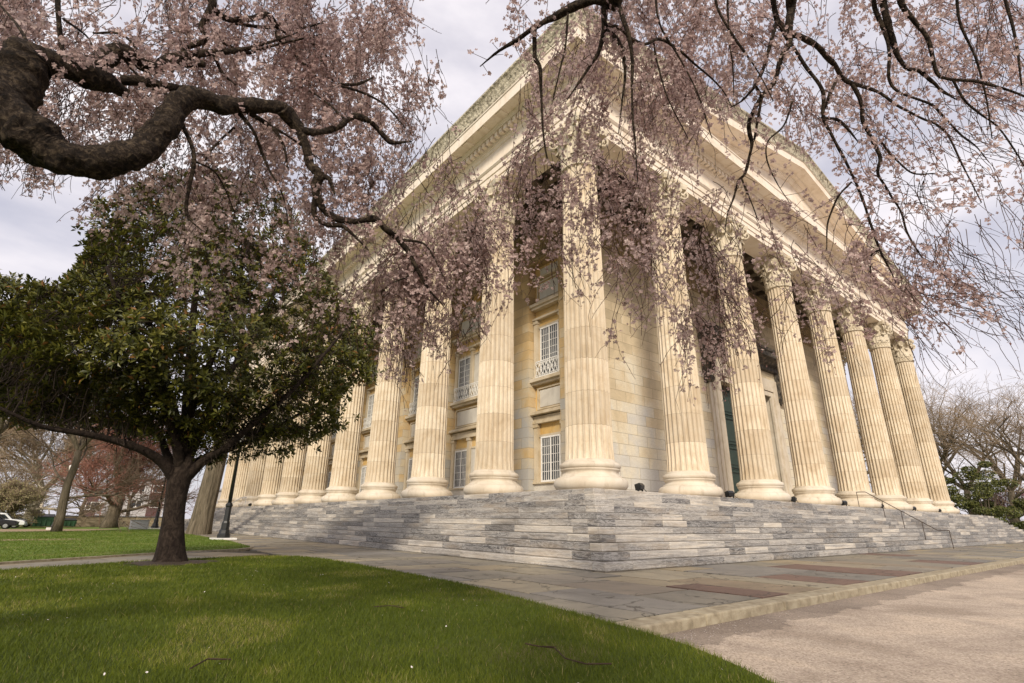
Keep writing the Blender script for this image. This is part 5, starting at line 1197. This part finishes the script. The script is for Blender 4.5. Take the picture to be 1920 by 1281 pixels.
def dens(px, py):
    gx = np.clip(px/80-.5, 0, 22.999); gy = np.clip(py/80-.5, 0, 10.999); i = gx.astype(int); j = gy.astype(int); fx = gx-i; fy = gy-j
    return (DG[j, i]*(1-fx)*(1-fy)+DG[j, i+1]*fx*(1-fy)+DG[j+1, i]*(1-fx)*fy+DG[j+1, i+1]*fx*fy)
def curtains(count, x0, x1, trees, dmin, dmax, seed):
    """twigs hanging under gravity, flowers in bunches along them"""
    g_ = np.random.default_rng(seed); segs = []; fl = []; bud = []
    tries = 0; made = 0; left = 0
    while made < count and tries < count*60:
        tries += 1
        if left <= 0:
            cpx = g_.uniform(x0, x1); cpy = g_.uniform(-120, 620)
            d0 = dens(np.array([min(max(cpx, 0), 1919)]), np.array([max(cpy, 20)]))[0]
            if g_.random() > (d0/9)**1.3: continue
            cdp = dmin+(dmax-dmin)*np.clip(.5+.55*noise.noise(Vector((cpx/190, cpy/260, 3.3)))+g_.normal(0, .22), 0, 1)
            if trees == 1 and 430 < cpx < 790 and cpy < 330: cdp = g_.uniform(4.8, 7.5)
            if trees == 2 and cpy < 190 and cpx > 1200: cdp = g_.uniform(4.8, 7.5)
            if trees == 1 and cpx > 520: cdp = max(cdp, 4.9)
            cp = W(cpx, cpy, cdp); left = int(g_.integers(3, 11)); clim = g_.uniform(.5, 1.25) if cpx < 1150 and cpx > 100 else g_.uniform(.7, 1.5); cdr = g_.normal(0, .05, 3); cdir = g_.normal(0, .4, 2); cfl = g_.random() < (.85 if cpx < 1500 or cpy < 250 else .6)
        left -= 1
        p = cp+g_.normal(0, .10, 3)*np.array([1, 1, 1.5]); dp = proj(p)[2]
        lim = clim*g_.uniform(.6, 1.1); px, py = cpx, cpy
        ddir = np.array([cdir[0]+g_.normal(0, .3), cdir[1]+g_.normal(0, .3), -.6]); drift = cdr+g_.normal(0, .02, 3)
        if px > 1500: drift = drift+RR*.10*g_.random()
        st = .055; n_ = int(lim/st); made += 1; r_ = .0032; pts = [p]
        flow = cfl and g_.random() < .93
        for k_ in range(n_):
            ddir = ddir+np.array([0, 0, -.16])+drift+g_.normal(0, .13, 3); ddir /= np.linalg.norm(ddir); q = p+ddir*st
            ux, uy, uz = proj(q); dd_ = dens(np.array([min(max(ux, 0), 1919)]), np.array([max(uy, 20)]))[0]
            if dd_ < .8 and g_.random() < .35: break
            if uz < 2.3: break
            segs.append((p, q, r_*dp/4.2, r_*.93*dp/4.2)); r_ = max(.0016, r_*.965); p = q; pts.append(p)
            nz = noise.noise(Vector(q)*4.5)
            if flow and g_.random()*10 < (dd_+1.0) and nz > -.10:
                for b_ in range(g_.integers(3, 9)): fl.append(np.r_[q+g_.normal(0, .030, 3)+np.array([0, 0, -.018]), 1.0])
            elif g_.random() < .45: bud.append(q+g_.normal(0, .010, 3))
            if g_.random() < .10:
                sd_ = ddir+g_.normal(0, .6, 3); sd_ /= np.linalg.norm(sd_); s1 = q+sd_*.08; s2 = s1+(sd_+np.array([0, 0, -.7]))*.07; segs += [(q, s1, .0022, .0018), (s1, s2, .0018, .0012)]
                if flow and dd_ > 1.5:
                    for b_ in range(4): fl.append(np.r_[s2+g_.normal(0, .022, 3), 1.0])
    return segs, np.array(fl), np.array(bud)
def limb_spurs(Cs, seed):
    g_ = np.random.default_rng(seed); segs = []; fl = []
    for C_ in Cs:
        for q in C_:
            if q[3] > .03 or g_.random() < .45: continue
            d_ = g_.normal(size=3); d_[2] -= .3; d_ /= np.linalg.norm(d_); e_ = q[:3]+d_*g_.uniform(.05, .16); segs.append((q[:3], e_, .003, .002))
            for b_ in range(3): fl.append(np.r_[e_+g_.normal(0, .025, 3), 1])
    return segs, fl
def flowers(name, P, m, parent, o_, seed, size=.0172):
    g_ = np.random.default_rng(seed); n = len(P); A = g_.normal(size=(n, 3)); A[:, 2] -= .6; A /= np.linalg.norm(A, axis=1)[:, None]
    U_ = np.cross(A, g_.normal(size=(n, 3))); U_ /= np.linalg.norm(U_, axis=1)[:, None]; V_ = np.cross(A, U_); out = []; s_ = (size*g_.uniform(.65, 1.35, n))[:, None]; P = P[:, :3]-o_
    for k_ in range(5):
        a = 2*PI*k_/5+g_.normal(0, .1, n); c = np.cos(a)[:, None]; d_ = np.sin(a)[:, None]; R_ = c*U_+d_*V_; T_ = -d_*U_+c*V_
        tip = P+R_*s_*1.15+A*s_*g_.uniform(.1, .8, n)[:, None]
        out.append(np.stack([P, P+R_*s_*.7+T_*s_*.42+A*s_*.4, tip, P+R_*s_*.7-T_*s_*.42+A*s_*.4], 1))
    v = np.stack(out, 1).reshape(-1, 3); big = np.array([.5+.5*noise.noise(Vector(q)*1.6) for q in P])
    tone = np.clip(np.repeat(.62*big+.25*g_.random(n)+.05, 5)+g_.normal(0, .09, n*5), 0, 1)
    return npobj(name, v, n*5, 4, m, parent, tone=tone)
s1, f1, b1 = curtains(1750, -40, 905, 1, 4.3, 6.0, 5)
s2, f2, b2 = curtains(1150, 850, 1960, 2, 4.4, 6.3, 6)
sa, fa = limb_spurs(C1, 8); sb, fb = limb_spurs(C2, 9)
for segs, fl, fx, bd, par, o_, sd_ in ((s1+sa, f1, fa, b1, ch1, o1, 1), (s2+sb, f2, fb, b2, ch2, o2, 2)):
    v_, nf = batch_tubes([(a-o_, b-o_, c, d_) for a, b, c, d_ in segs], 3); npobj('twigs', v_, nf, 4, MT['twig'], par)
    fl = np.vstack([fl, np.array(fx)]); flowers('blossom', fl, MT['petal'], par, o_, sd_)
    print('flowers', len(fl), 'buds', len(bd), 'segs', len(segs))
    scatter_leaves('buds', bd-o_, .011, MT['petal_warm'], par, sd_, .45)
